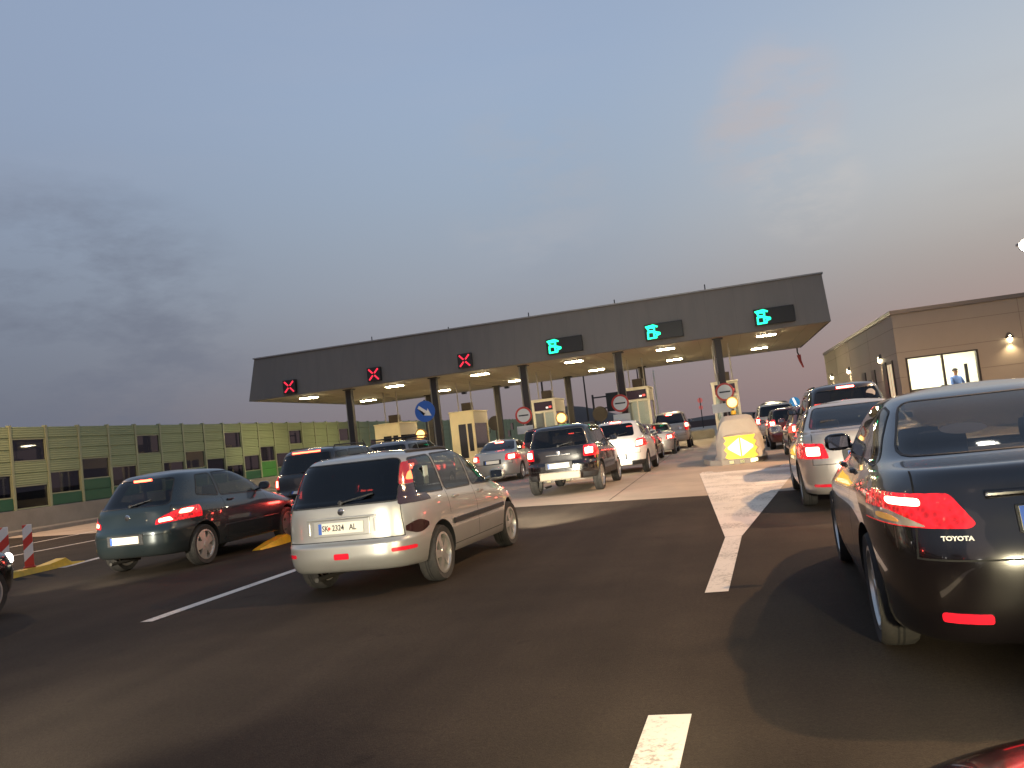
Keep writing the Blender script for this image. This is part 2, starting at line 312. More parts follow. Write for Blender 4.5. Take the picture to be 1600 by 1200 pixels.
bm = bmesh.new()
rows = []
for j in range(40):
    y = -40+j*6; rows.append([bm.verts.new((-31-k*2.2, y+random.random(), [0.0, .4, .9, 1.3, 1.5, 1.6, 1.2][k]+random.random()*.3)) for k in range(7)])
for A, B in zip(rows, rows[1:]):
    for k in range(6): bm.faces.new((A[k], B[k], B[k+1], A[k+1]))
bmesh.ops.recalc_face_normals(bm, faces=bm.faces[:]); struct('embankment', bm, scrub, 60)

# ------------------------------------------------------------------ noise barrier on the left
BX = -28.0
g_light = mat('barrier_green', (.245, .295, .160), .6, noise=(.35, .7, (.195, .240, .13))); g_dark = mat('barrier_dark_green', (.012, .085, .045), .55); g_bright = mat('barrier_bright_green', (.045, .21, .04), .55)
post_m = mat('barrier_post', (.25, .275, .17), .5)
# horizontal corrugation of the cassettes
t = g_light.node_tree; b = t.nodes['Principled BSDF']; co = t.nodes.new('ShaderNodeTexCoord'); wv = t.nodes.new('ShaderNodeTexWave'); wv.bands_direction = 'Z'; wv.inputs['Scale'].default_value = 3.2; wv.inputs['Distortion'].default_value = .2
t.links.new(co.outputs['Object'], wv.inputs[0]); bu = t.nodes.new('ShaderNodeBump'); bu.inputs['Strength'].default_value = .35; bu.inputs['Distance'].default_value = .03; t.links.new(wv.outputs[1], bu.inputs['Height']); t.links.new(bu.outputs[0], b.inputs['Normal'])
nb = empty('noise_barrier', (BX, 60, 0), 0, 'long ribbed green noise barrier with square dark windows, left of the toll lanes', 'noise barrier')
def nbp(name, bm, m): 
    o = obj(name, bm, m, nb); o.location = (-BX, -60, 0); return o
ROWS = [.92+.483*k for k in range(8)]
G_BAR = glass('barrier_glass', (.30, .28, .29))
kmin, kmax = -7, 56
for k in range(kmin, kmax):
    y0 = 27.72 + 1.85*k; y1 = y0+1.85
    win = {0: [(0, 2), (4, 6)], 1: [(1, 3)], 2: [(2, 4)], 3: [(1, 3)]}[k % 4]
    if k >= 14: win = [(4, 6)] if k % 4 == 0 else ([(2, 4)] if k % 8 == 3 else [])
    wr = {r for a, b_ in win for r in range(a, b_)}
    lo = min(wr) if wr else 0; runs = []
    for r in range(7):
        if r in wr: continue
        dk = r < lo and k < 14
        if runs and runs[-1][1] == r and runs[-1][2] == dk: runs[-1][1] = r+1
        else: runs.append([r, r+1, dk])
    for r0, r1, dk in runs:      # one ribbed sheet per run of cassettes, with a groove at every row
        bl = bmesh.new(); prof = []
        for r in range(r0, r1):
            a_, b_ = ROWS[r], ROWS[r+1]; prof += [(.022, a_+.004), (.022, a_+.02), (.05, a_+.035), (.05, b_-.035), (.022, b_-.02), (.022, b_-.004)]
        prof = [(-.06, ROWS[r0]+.004)] + prof + [(-.06, ROWS[r1]-.004)]
        A = [bl.verts.new((BX+u, y0+.07, z)) for u, z in prof]; B = [bl.verts.new((BX+u, y1-.07, z)) for u, z in prof]
        for i in range(len(prof)): bl.faces.new((A[i], A[(i+1) % len(prof)], B[(i+1) % len(prof)], B[i]))
        bl.faces.new(A); bl.faces.new(B[::-1]); bmesh.ops.recalc_face_normals(bl, faces=bl.faces[:])
        nbp('dark_green_panel' if dk else 'green_panel', bl, (g_bright if k == 10 else g_dark) if dk else g_light)
    for a, b_ in win:
        bw = bmesh.new(); box(bw, BX-.02, BX+.0, y0+.09, y1-.09, ROWS[a]+.03, ROWS[b_]-.03); nbp('window_pane', bw, G_BAR)
        bf = bmesh.new()
        o4 = [(y0+.07, ROWS[a]), (y1-.07, ROWS[a]), (y1-.07, ROWS[b_]), (y0+.07, ROWS[b_])]; i4 = [(y0+.11, ROWS[a]+.05), (y1-.11, ROWS[a]+.05), (y1-.11, ROWS[b_]-.05), (y0+.11, ROWS[b_]-.05)]
        V = [[bf.verts.new((xx, y, z)) for y, z in L4] for xx in (BX+.04, BX-.05) for L4 in (o4, i4)]
        for i in range(4):
            j = (i+1) % 4
            for P4, Q4 in ((V[0], V[1]), (V[1], V[3]), (V[3], V[2]), (V[2], V[0])): bf.faces.new((P4[i], P4[j], Q4[j], Q4[i]))
        bmesh.ops.recalc_face_normals(bf, faces=bf.faces[:])
        nbp('window_frame', bf, post_m)
    bp = bmesh.new(); box(bp, BX-.09, BX+.085, y0-.065, y0+.065, .5, 4.36, 0, .01); nbp('post', bp, post_m)
bm = bmesh.new(); slab(bm, [(-28.25, -40), (-27.72, -40), (-27.72, 135), (-28.25, 135)], -.2, .9)
cw = obj('concrete_wall', bm, mat('wall_concrete', (.27, .25, .215), .85, noise=(.7, .8, (.19, .175, .15)), bump=(12, .2)))
tag(cw, 'low plain concrete wall carrying the green noise barrier', 'wall')

# ------------------------------------------------------------------ toll canopy
FZ0, FZ1 = 5.5, 7.98; CX0, CX1 = -27.0, 5.75; CY0, CY1 = 44., 60.6
can = empty('toll_canopy', (-10.4, 52, 0), 0, 'wide grey flat toll canopy on dark pillars spanning six lanes', 'canopy')
def cp(name, bm, m, sm=None):
    o = obj(name, bm, m, can, sm); o.location = (10.4, -52, 0); return o
fas = mat('fascia_panel', (.205, .180, .155), .55, .0, noise=(.35, .6, (.175, .155, .135)), spec=.3)
sof = mat('soffit_panel', (.40, .35, .26), .7, noise=(.3, .5, (.44, .40, .32)))
for nd_ in [n for n in fas.node_tree.nodes if n.type == 'TEX_NOISE']:
    mp_ = fas.node_tree.nodes.new('ShaderNodeMapping'); mp_.inputs['Scale'].default_value = (6, 6, .7); co_ = [n for n in fas.node_tree.nodes if n.type == 'TEX_COORD'][0]
    fas.node_tree.links.new(co_.outputs['Object'], mp_.inputs[0]); fas.node_tree.links.new(mp_.outputs[0], nd_.inputs['Vector'])
bm = bmesh.new(); ins = .45
a = [(CX0, CY0), (CX1, CY0), (CX1, CY1), (CX0, CY1)]; bt = [(CX0+ins, CY0+.25), (CX1-.1, CY0+.25), (CX1-.1, CY1-.3), (CX0+ins, CY1-.3)]
va = [bm.verts.new((x, y, FZ0)) for x, y in a]; vb = [bm.verts.new((x, y, FZ1)) for x, y in bt]
for i in range(4): bm.faces.new((va[i], va[(i+1) % 4], vb[(i+1) % 4], vb[i]))
bm.faces.new(vb); cp('fascia', bm, fas)
for k in range(1, 22):
    bm = bmesh.new(); x = CX0 + (CX1-CX0)*k/22; x2 = bt[0][0] + (bt[1][0]-bt[0][0])*k/22
    vs = [bm.verts.new(p) for p in ((x-.012, CY0-.004, FZ0+.03), (x+.012, CY0-.004, FZ0+.03), (x2+.012, CY0+.245, FZ1-.02), (x2-.012, CY0+.245, FZ1-.02))]; bm.faces.new(vs)
    cp('panel_seam', bm, mat('fascia_seam', (.165, .145, .125), .6))
bm = bmesh.new(); box(bm, CX0+ins-.06, CX1-.04, CY0+.17, CY0+.35, FZ1+.002, FZ1+.07); box(bm, CX1-.2, CX1-.02, CY0+.36, CY1-.2, FZ1+.002, FZ1+.07); box(bm, CX0+ins-.08, CX0+ins+.1, CY0+.36, CY1-.2, FZ1+.002, FZ1+.07); cp('roof_edge_trim', bm, mat('edge_trim', (.30, .29, .28), .4, .6))
bm = bmesh.new(); vs = [bm.verts.new((x, y, FZ0-.003)) for x, y in [(CX0+.1, CY0+.1), (CX0+.1, CY1-.1), (CX1-.1, CY1-.1), (CX1-.1, CY0+.1)]]; bm.faces.new(vs)
for k in range(1, 30):
    x = CX0 + (CX1-CX0)*k/30; box(bm, x-.012, x+.012, CY0+.12, CY1-.12, FZ0-.012, FZ0-.004, 1)
cp('soffit', bm, [sof, mat('soffit_seam', (.30, .27, .21), .8)])
lampm = mat('canopy_lamp', (.9, .9, .85), .3, emit=(1, .82, .50), es=130.)
LX = [-24.1, -18.5, -13.2, -7.7, -2.6, 2.7]
for (ly, hw) in ((45.9, .52), (54.6, .52)):
    for x in LX:
        b1 = bmesh.new(); box(b1, x-hw, x+hw, ly-.32, ly+.32, FZ0-.10, FZ0-.013, 0, .01); f_ = cp('ceiling_light', b1, mat('lamp_housing', (.5, .48, .42), .5))
        b2 = bmesh.new(); box(b2, x-hw+.05, x+hw-.05, ly-.27, ly+.27, FZ0-.125, FZ0-.101); d_ = obj('diffuser', b2, lampm, f_)
ISL = [-21.0, -15.7, -10.4, -5.08, .18]
pil = mat('pillar_paint', (.035, .030, .028), .5, .2)
for x in ISL:
    for y in (45.0, 58.6):
        b1 = bmesh.new(); box(b1, x-.17, x+.17, y-.17, y+.17, .18, FZ0-.004, 0, .02); box(b1, x-.30, x+.30, y-.30, y+.30, .18, .23)
        box(b1, x-.28, x+.28, y-.28, y+.28, FZ0-.06, FZ0-.005); cp('pillar', b1, pil)
        b1 = bmesh.new(); tube(b1, [(x-.24, y, .23), (x-.24, y, FZ0-.02)], .05, 8); cp('downpipe', b1, mat('grey_pipe', (.30, .28, .24), .5))
for x, h in ((-19.06, .34), (-14.37, .22), (-9.67, .34), (-4.89, .33), (-.1, .4)):
    b1 = bmesh.new(); tube(b1, [(x, 44.6, FZ1-.02), (x, 44.6, FZ1+h)], .03, 8); box(b1, x-.09, x+.09, 44.52, 44.68, FZ1-.01, FZ1+.1); cp('roof_rod', b1, mat('dark_metal', (.05, .05, .05), .5, .5))

# lane signals on the fascia
led_g = mat('green_led', (.0, .3, .2), .4, emit=(.015, 1., .42), es=3.0); led_r = mat('red_led', (.3, 0, 0), .4, emit=(1, .03, .07), es=1.35)
disp = mat('display_black', (.010, .009, .009), .35)
for x, z, lab in ((-24.2, 6.02, 'red cross lane signal, leftmost on the grey canopy'), (-18.85, 6.05, 'red cross lane signal, middle of the three closed toll lanes'), (-13.4, 6.1, 'red cross lane signal beside the green lane symbols on the canopy')):
    s = empty('lane_signal', (x, CY0-.02, z), 0, lab, 'lane signal', 'red cross lane signals on the canopy fascia')
    b1 = bmesh.new(); box(b1, -.40, .40, -.16, .12, -.40, .40, 0, .02); obj('housing', b1, disp, s)
    b1 = bmesh.new()
    for sx in (-1, 1):
        for sz in (-1, 1): stroke(b1, [(sx*.07, sz*.08), (sx*.27, sz*.29)], .085, -.175, .012)
    obj('red_cross', b1, led_r, s)
for x, z, lab in ((-7.75, 6.18, 'dark display with green lane symbol over the lane of the black off-roader'), (-2.45, 6.2, 'dark display with green lane symbol, middle of the three lit green'), (3.1, 6.17, 'dark display with green lane symbol nearest the right end of the canopy')):
    s = empty('lane_display', (x, CY0-.02, z), 0, lab, 'display', 'green symbol lane displays on the canopy fascia')
    b1 = bmesh.new(); box(b1, -.98, .98, -.16, .14, -.42, .42, 0, .02); obj('housing', b1, disp, s)
    b1 = bmesh.new(); S = .70; ox, oz = -.90, -.36
    P = lambda L: [(ox+u*S, oz+v*S) for u, v in L]
    for L in ([(.0, .93), (.55, 1.0), (.84, .87)], [(.08, .9), (.2, .6)], [(.62, .9), (.60, .64)], [(.2, .86), (.62, .82)], [(.2, .6), (.6, .56)], [(.12, .52), (.10, .05), (.70, .07), (.72, .2)], [(.15, .53), (.62, .50), (.97, .38), (.97, .30), (.70, .22)], [(.55, .48), (.56, .12)], [(.66, .42), (.92, .35)]):
        stroke(b1, P(L), .085, -.175, .012)
    obj('lit_symbol', b1, led_g, s)
# windsock-like red ribbon under the right canopy corner
b1 = bmesh.new(); tube(b1, [(5.45, 60.3, FZ0-.02), (5.44, 60.3, 5.2), (5.5, 60.3, 5.0)], .05, 8); tube(b1, [(5.5, 60.3, 5.0), (5.55, 60.3, 4.6), (5.7, 60.3, 4.1)], .14, 10, 1, True, .05)
tag(obj('hanging_pennant', b1, [pil, mat('red_cloth', (.32, .05, .05), .8)], None, 40), 'limp red pennant hanging under the far right canopy corner', 'pennant')

# ------------------------------------------------------------------ islands, noses, signs, booths
isl_m = mat('island_concrete', (.34, .31, .27), .85, noise=(1.2, .7, (.25, .225, .19)), bump=(25, .2))
nose_m = mat('nose_concrete', (.43, .38, .315), .75, noise=(1.6, .6, (.34, .30, .25)), bump=(18, .2))
yel = mat('yellow_paint', (.80, .47, .03), .45, emit=None); ywhite = mat('glow_white', (.88, .86, .70), .35, emit=(1, .9, .45), es=1.0)  # marker white emits: glow stands in for headlights thrown back by its sheeting
yell = mat('glow_yellow', (.85, .55, .03), .4, emit=(1, .62, .05), es=.55)  # marker yellow, with the same glow put in for returned headlight
amber = mat('amber_beacon_glow', (.9, .6, .2), .3, emit=(1, .62, .20), es=2.6)
names = ['fifth from the right', 'fourth from the right', 'middle', 'under the black off-roader lane', 'right']
ilab = ['concrete toll island farthest left, by the noise barrier', 'concrete toll island carrying the blue arrow sign', 'concrete toll island in the middle of the plaza', 'concrete toll island just left of the black off-roader', 'concrete toll island ahead of the white painted gore']
nlab = ['concrete crash nose, farthest left island', 'concrete crash nose hidden by the parked queue, second island from left', 'concrete crash nose at the middle island', 'concrete crash nose with yellow end left of the black off-roader', 'concrete crash nose with bright yellow diamond ahead of the white gore']
for i, x in enumerate(ISL):
    Y0 = 29.5 if i < 4 else 28.6
    Yn = 25.0 if i > 1 else 42.3
    b1 = bmesh.new(); pts = [(x-.95, 76), (x-.95, Yn+1.5), (x-.75, Yn+.4), (x-.4, Yn-.1), (x+.4, Yn-.1), (x+.75, Yn+.4), (x+.95, Yn+1.5), (x+.95, 76)]
    slab(b1, pts[::-1], -.1, .15); o = obj('toll_island', b1, isl_m); tag(o, ilab[i], 'traffic island', 'raised islands between the toll lanes')
    if i < 2: continue
    # crash nose: a loaf of concrete, lofted
    nx = x + (.17 if i == 4 else 0)
    s = empty('crash_nose', (nx, Yn, .15), 0, nlab[i], 'crash nose', 'concrete crash noses on the islands')
    b1 = bmesh.new(); rows = []
    for yy, wb, wt, h in ((.15, .60, .45, .55), (.2, .66, .50, .70), (.55, .74, .55, .74), (.62, .78, .56, 1.16), (.85, .80, .56, 1.28), (2.2, .82, .58, 1.30), (3.2, .78, .55, 1.2), (3.5, .7, .5, .9)):
        wb *= .88; wt *= .86; h *= .97; prof = [(-wb-.06, .0), (-wb, .06), (-wb*.97, h*.45), (-wt-.04, h*.82), (-wt+.05, h*.96), (-wt+.18, h), (wt-.18, h), (wt-.05, h*.96), (wt+.04, h*.82), (wb*.97, h*.45), (wb, .06), (wb+.06, .0)]
        rows.append([b1.verts.new((px, yy, pz)) for px, pz in prof])
    for A, B in zip(rows, rows[1:]):
        for k in range(11): b1.faces.new((A[k], A[k+1], B[k+1], B[k]))
    b1.faces.new(rows[0][::-1]); b1.faces.new(rows[-1]); bmesh.ops.recalc_face_normals(b1, faces=b1.faces[:]); obj('concrete_body', b1, nose_m, s, 50)
    # yellow marker with sawtooth sides and a white diamond split by a bar
    b1 = bmesh.new(); top = [(-.50, .68), (-.40, .60)]
    edge = [(-.45, .66), (-.38, .54), (-.46, .47), (-.39, .36), (-.47, .28), (-.39, .17), (-.46, .06), (-.36, .0)]
    poly = [(a_, b_) for a_, b_ in edge] + [(-a_, b_) for a_, b_ in edge[::-1]]
    f0 = [b1.verts.new((px, -.02, pz)) for px, pz in poly]; f1 = [b1.verts.new((px, .12, pz)) for px, pz in poly]
    b1.faces.new(f0); b1.faces.new(f1[::-1])
    for k in range(len(poly)): b1.faces.new((f0[k], f0[(k+1) % len(poly)], f1[(k+1) % len(poly)], f1[k]))
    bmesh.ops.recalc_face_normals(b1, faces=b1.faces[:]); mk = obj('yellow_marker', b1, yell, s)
    b1 = bmesh.new()
    for sg in (-1, 1):
        q = [(sg*.02, .60), (sg*.36, .36), (sg*.36, .30), (sg*.02, .06)]; f = [b1.verts.new((px, -.03, pz)) for px, pz in q]; b1.faces.new(f if sg > 0 else f[::-1])
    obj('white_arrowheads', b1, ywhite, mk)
    b1 = bmesh.new(); box(b1, -.44, .44, -.06, .14, -.11, -.02, 0, .015); 
    for px in (-.3, 0, .3): box(b1, px-.07, px+.07, -.10, -.061, -.13, -.03, 0, .01)
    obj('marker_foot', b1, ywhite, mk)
red_s = mat('sign_red', (.58, .045, .03), .4); wh_s = mat('sign_white', (.78, .74, .66), .4); blue_s = mat('sign_blue', (.015, .10, .42), .35); gal = mat('galvanised', (.36, .35, .33), .4, .7); bk_s = mat('sign_black', (.02, .02, .02), .5)
def stop_sign(x, y, z, lab, pl):
    s = empty('no_passing_sign', (x, y, .15), 0, lab, 'road sign', 'red ringed round signs at the toll islands'); z -= .15
    b1 = bmesh.new(); tube(b1, [(0, .05, 0), (0, .05, z+.3)], .035, 10); obj('post', b1, gal, s)
    b1 = bmesh.new(); disc(b1, (0, 0, z), .46, 0, .02, 36); obj('red_disc', b1, red_s, s, 40)
    b1 = bmesh.new(); disc(b1, (0, 0, z), .36, -.006, -.001, 36); d = obj('white_face', b1, wh_s, s, 40)
    b1 = bmesh.new(); box(b1, -.27, .27, -.012, -.007, z-.035, z+.035); obj('black_bar', b1, bk_s, d)
    if pl:
        b1 = bmesh.new(); box(b1, -.44, .44, 0, .02, z-.98, z-.56, 0, .01); obj('lower_plate', b1, wh_s, s)
stop_sign(-10.3, 43.3, 2.68, 'round red ringed white sign with black bar, second island right of the blue arrow', True)
stop_sign(-5.10, 43.3, 2.70, 'round red ringed white sign with black bar above the white hatchback', True)
stop_sign(.20, 43.3, 2.62, 'round red ringed white sign with black bar above the bright yellow diamond', False)
b1 = bmesh.new(); box(b1, -.45, .45, -.02, .02, 1.6, 2.05, 0, .01); tube(b1, [(0, .05, .15), (0, .05, 1.7)], .03, 8)
o = obj('white_plate_sign', b1, wh_s); o.location = (-.05, 43.1, 0); tag(o, 'small blank white plate under the right hand round sign', 'sign')
# blue keep-right sign
s = empty('direction_sign', (-10.42, 28.5, .15), 0, 'round blue sign with white arrow pointing down right', 'road sign')
b1 = bmesh.new(); tube(b1, [(0, .05, 0), (0, .05, 3.1)], .035, 10); obj('post', b1, pil, s)
b1 = bmesh.new(); disc(b1, (0, 0, 2.68), .385, 0, .02, 40); d = obj('blue_disc', b1, blue_s, s, 40)
b1 = bmesh.new(); u = Vector((.80, 0, -.60)).normalized(); n = Vector((-u.z, 0, u.x)); c = Vector((0, -.005, 2.68))
q = [c-u*.30+n*.055, c+u*.06+n*.055, c+u*.03+n*.15, c+u*.30, c+u*.03-n*.15, c+u*.06-n*.055, c-u*.30-n*.055]
f0 = [b1.verts.new(p) for p in q]; f = b1.faces.new(f0); bmesh.ops.triangulate(b1, faces=[f]); bmesh.ops.recalc_face_normals(b1, faces=b1.faces[:]); obj('white_arrow', b1, wh_s, d)
# amber beacons on the island noses
for x, z, lab in ((-10.62, 2.02, 'glowing amber beacon on a post under the blue arrow sign'), (-5.42, 2.0, 'glowing amber beacon on a post behind the black off-roader'), (.32, 1.83, 'glowing amber beacon above the concrete nose with yellow diamond')):
    s = empty('amber_beacon', (x, 28.35, .15), 0, lab, 'warning light', 'amber beacons on the island noses')
    b1 = bmesh.new(); tube(b1, [(0, .05, 0), (0, .05, z-.15)], .03, 8); obj('post', b1, pil, s)
    b1 = bmesh.new(); disc(b1, (0, 0, z-.15), .20, .0, .16, 24); obj('housing', b1, mat('beacon_housing', (.45, .25, .04), .5), s, 40)
    b1 = bmesh.new(); lathe(b1, [(.155, -.005), (.15, -.04), (.10, -.075), (.03, -.09)], 24, 'Y', 0, (0, 0, z-.15)); obj('lit_lens', b1, amber, s, 60)
    b1 = bmesh.new(); tube(b1, [(0, .02, z-.55), (0, .02, z-.42)], .08, 12); obj('lower_band', b1, yel, s)

cream = mat('booth_cream', (.74, .62, .38), .55, noise=(1.5, .3, (.55, .47, .30))); bwhite = mat('booth_white', (.78, .71, .56), .5); bside = mat('booth_side', (.48, .42, .34), .55); bglass = mat('booth_glass', (.025, .025, .03), .08, 0, .5); bdark = mat('booth_header', (.03, .015, .035), .3)
acm = mat('vent_box_dark', (.045, .03, .022), .6)
blab = ['cream toll booth farthest left behind the queue', 'cream toll booth second from left, right of the blue arrow sign', 'white toll booth with dark header beside the ringed sign, middle island', 'white toll booth with dark header above the white hatchback', 'white framed toll booth behind the rightmost ringed sign']
def booth(i, x, y, wd, dp, h, kind):
    s = empty('toll_booth', (x, y, .15), 0, blab[i], 'toll booth', 'toll booths on the islands')
    m = cream if kind == 0 else bwhite
    hw = wd/2; b1 = bmesh.new()
    # walls: four corner posts, sill, header, so that windows are real openings
    sill, head = 1.05, h-.75
    for px in (-hw, hw-.14):
        for py in (0, dp-.14): box(b1, px, px+.14, py, py+.14, 0, h)
    box(b1, -hw+.14, hw-.14, .0, .12, head, h-.002); box(b1, -hw+.14, hw-.14, dp-.12, dp, 0, h-.002)
    for px in (-hw, hw-.12): box(b1, px+.002, px+.118, .14, dp-.14, head, h-.002, 1); box(b1, px+.002, px+.118, .14, dp-.14, 0, sill, 1)
    if kind == 0: box(b1, .30*hw, .42*hw, .01, .11, 0, head); box(b1, -hw+.14, -hw*.35, .01, .11, 0, head); box(b1, -hw*.35, .3*hw, .012, .1, 0, .5); box(b1, .42*hw, hw-.14, .012, .1, 0, .9)
    else: box(b1, -hw+.14, hw-.14, .01, .11, 0, sill); box(b1, -.04, .04, .012, .1, sill, head)
    obj('wall', b1, [m, bside], s)
    b1 = bmesh.new(); box(b1, -hw-.04, hw+.04, -.05, dp+.04, h, h+.07, 0, .015); r = obj('roof', b1, m, s)
    b1 = bmesh.new(); box(b1, -.28, .34, dp*.35, dp*.35+.6, h+.14, h+.62, 0, .02); box(b1, -.24, .30, dp*.35+.05, dp*.35+.55, h+.07, h+.14)
    obj('roof_vent_box', b1, acm, r)
    b1 = bmesh.new(); tube(b1, [(-.42, dp*.3, h+.07), (-.42, dp*.3, FZ0-h*0-.15-.02)], .035, 8); tube(b1, [(.48, dp*.3, h+.07), (.48, dp*.3, FZ0-.15-.02)], .035, 8); obj('cable_conduit', b1, mat('conduit', (.34, .31, .28), .5), r)
    b1 = bmesh.new()
    for px in (-hw+.05, hw-.06): box(b1, px, px+.01, .14, dp-.14, sill, head)
    obj('side_window', b1, bglass, s)
    b1 = bmesh.new()
    if kind == 0: box(b1, -hw*.35, .3*hw, .05, .06, .5, head); box(b1, .42*hw, hw-.14, .05, .06, .9, head)
    else: box(b1, -hw+.14, hw-.14, .05, .06, sill, head)
    obj('front_window', b1, bglass if kind == 0 else G_CLEAR, s)
    if kind:
        b1 = bmesh.new(); box(b1, -hw+.16, hw-.16, -.05, -.002, head+.12, h-.1, 0, .01); hd = obj('header_display', b1, bdark, s)
        b1 = bmesh.new(); box(b1, .22*hw, .42*hw, -.056, -.051, head+.22, head+.32, 0); box(b1, .48*hw, .70*hw, -.056, -.051, head+.24, head+.36, 1); obj('display_symbols', b1, [mat('lit_white', (.8, .8, .8), .4, emit=(1, .9, .9), es=.9), mat('lit_red', (.8, .1, .1), .4, emit=(1, .1, .08), es=.8)], hd)
        # counter and inner back panel so the cabin is not empty
        b1 = bmesh.new(); box(b1, -hw+.15, hw-.15, .5, 1.0, .8, .9); box(b1, -.35, .25, .55, .9, .9, 1.35, 1); box(b1, -hw+.15, hw-.15, dp-.2, dp-.13, .9, head); obj('cabin_counter', b1, [mat('cabin_panel', (.72, .72, .66), .6), BLACK], s)
        b1 = bmesh.new(); box(b1, -.25, .25, .6, 1.2, h-.12, h-.06); obj('cabin_lamp', b1, mat('cabin_lamp_glow', (.9, .9, .8), .4, emit=(1, .92, .74), es=48.), s)
for i, (x, y, wd, dp, h, kd) in enumerate(((-20.9, 49.8, 1.7, 3.2, 3.2, 0), (-15.85, 49.8, 1.55, 3.2, 3.38, 0), (-10.55, 49.8, 1.45, 3.2, 3.5, 1), (-4.85, 49.8, 1.5, 3.2, 3.5, 1), (.25, 47.6, 1.42, 3.0, 3.12, 1))): booth(i, x, y, wd, dp, h, kd)
# camera masts beyond the canopy, gantry and far signs
for x, lab in ((-17.6, 'thin dark camera mast with long arm behind the second booth'), (-13.9, 'thin dark camera mast right of the second booth, arm to the left')):
    s = empty('camera_mast', (x, 66, .0), 0, lab, 'mast')
    b1 = bmesh.new(); tube(b1, [(0, 0, 0), (0, 0, 6.1)], .08, 8); tube(b1, [(0, 0, 6.0), (-2.8, 0, 6.0)], .06, 8); obj('pole', b1, pil, s)
    b1 = bmesh.new(); box(b1, -3.1, -2.75, -.2, .2, 5.7, 6.05, 0, .03); box(b1, -.5, -.1, -.15, .15, 6.05, 6.25, 0, .02); obj('camera_head', b1, pil, s)
for x, y, h, lab in ((-11.4, 72, 6.6, 'thin dark lamp pole behind the canopy left of the sign gantry'), (-8.2, 88, 8.5, 'thin dark lamp pole behind the sign gantry'), (-4.9, 66, 5.6, 'pale thin post beside the white booth right of the gantry')):
    b1 = bmesh.new(); tube(b1, [(0, 0, 0), (0, 0, h)], .10, 8, 0, True, .06); box(b1, -.2, .2, -.2, .2, 0, .06); o = obj('thin_pole', b1, pil if h > 6 else wh_s); o.location = (x, y, 0); tag(o, lab, 'pole')
s = empty('sign_gantry', (-10.6, 80, 0), 0, 'dark gantry frame with a sign back beyond the canopy', 'gantry')
b1 = bmesh.new()
for x in (-1.4, 1.6): tube(b1, [(x, 0, 0), (x, 0, 4.9)], .10, 8)
for z in (3.5, 4.6): tube(b1, [(-1.4, 0, z), (1.6, 0, z)], .07, 8)
obj('frame', b1, pil, s)
b1 = bmesh.new(); box(b1, -.1, 1.5, -.2, -.1, 3.1, 4.9, 0, .02); obj('sign_panel', b1, bk_s, s)
for x, y, z, lab in ((-8.6, 60, 2.6, 'dark back of a round sign left of the white hatchback'), (-16.5, 60, 2.85, 'dark back of a round sign behind the second booth')):
    b1 = bmesh.new(); disc(b1, (0, 0, z), .55, 0, .03, 28); tube(b1, [(0, .06, 0), (0, .06, z+.3)], .05, 8); tube(b1, [(-.3, .05, z), (-.5, .05, z-.7)], .03, 6)
    o = obj('round_sign_back', b1, mat('sign_back', (.045, .035, .03), .6), None, 40); o.location = (x, y, 0); tag(o, lab, 'road sign')
s = empty('small_blue_sign', (4.15, 52, 0), 0, 'small round blue sign right of the light van, beyond the dark people carrier', 'road sign')
b1 = bmesh.new(); tube(b1, [(0, .05, 0), (0, .05, 2.0)], .04, 8); obj('post', b1, gal, s)
b1 = bmesh.new(); disc(b1, (0, 0, 1.76), .30, 0, .02, 28); d = obj('blue_disc', b1, mat('lit_blue', (.03, .22, .5), .4, emit=(.05, .35, .8), es=.35), s, 40)
b1 = bmesh.new(); stroke(b1, [(-.06, 1.98), (.06, 1.6)], .12, -.012, .008); obj('white_symbol', b1, mat('lit_white2', (.8, .8, .8), .4, emit=(1, 1, 1), es=.8), d)
b1 = bmesh.new(); tube(b1, [(0, 0, 0), (0, 0, 4.6)], .07, 8); disc(b1, (0, -.05, 4.2), .4, 0, .05, 20, 1); disc(b1, (0, -.05, 3.1), .32, 0, .05, 20, 1)
o = obj('far_red_signal', b1, [pil, mat('dull_red_glow', (.4, .1, .1), .5, emit=(1, .25, .2), es=.35)]); o.location = (-3.2, 130, 0); tag(o, 'distant twin red signal between the canopy pillars', 'signal')
# low far wall beyond the right lanes
b1 = bmesh.new(); box(b1, -8, 14, 150, 150.4, 0, 1.1); o = obj('far_wall', b1, mat('far_wall_dark', (.10, .07, .065), .8)); tag(o, 'low dark wall across the far end of the open lane', 'wall')
b1 = bmesh.new(); box(b1, -3.6, -.75, 60.2, 60.6, 0.0, .62, 0, .04); o = obj('low_concrete_block', b1, isl_m); tag(o, 'low pale concrete block across the lane left of the right nose', 'barrier')

# delineators on the yellow kerb
s = empty('yellow_kerb', (-12.75, 12.9, 0), R(2), 'yellow lane separator kerb at the left edge, under striped posts', 'kerb')
def kerb(s, L, wd=.34):
    b1 = bmesh.new(); rows = []
    for y, h, k in ((-L, .02, .6), (-L+.5, .10, 1), (L-1.0, .10, 1), (L-.55, .16, .9), (L-.4, .06, .9), (L, .015, .5)):
        rows.append([b1.verts.new((px*wd*k, y, pz)) for px, pz in ((-.5, 0), (-.36, h), (.36, h), (.5, 0))])
    for A, B in zip(rows, rows[1:]):
        for k in range(3): b1.faces.new((A[k], A[k+1], B[k+1], B[k]))
        b1.faces.new((A[3], A[0], B[0], B[3]))
    b1.faces.new(rows[0]); b1.faces.new(rows[-1][::-1]); bmesh.ops.recalc_face_normals(b1, faces=b1.faces[:]); return obj('kerb_body', b1, mat('kerb_yellow', (.82, .50, .02), .55, noise=(7, .6, (.5, .3, .04))), s)
kerb(s, 1.3)
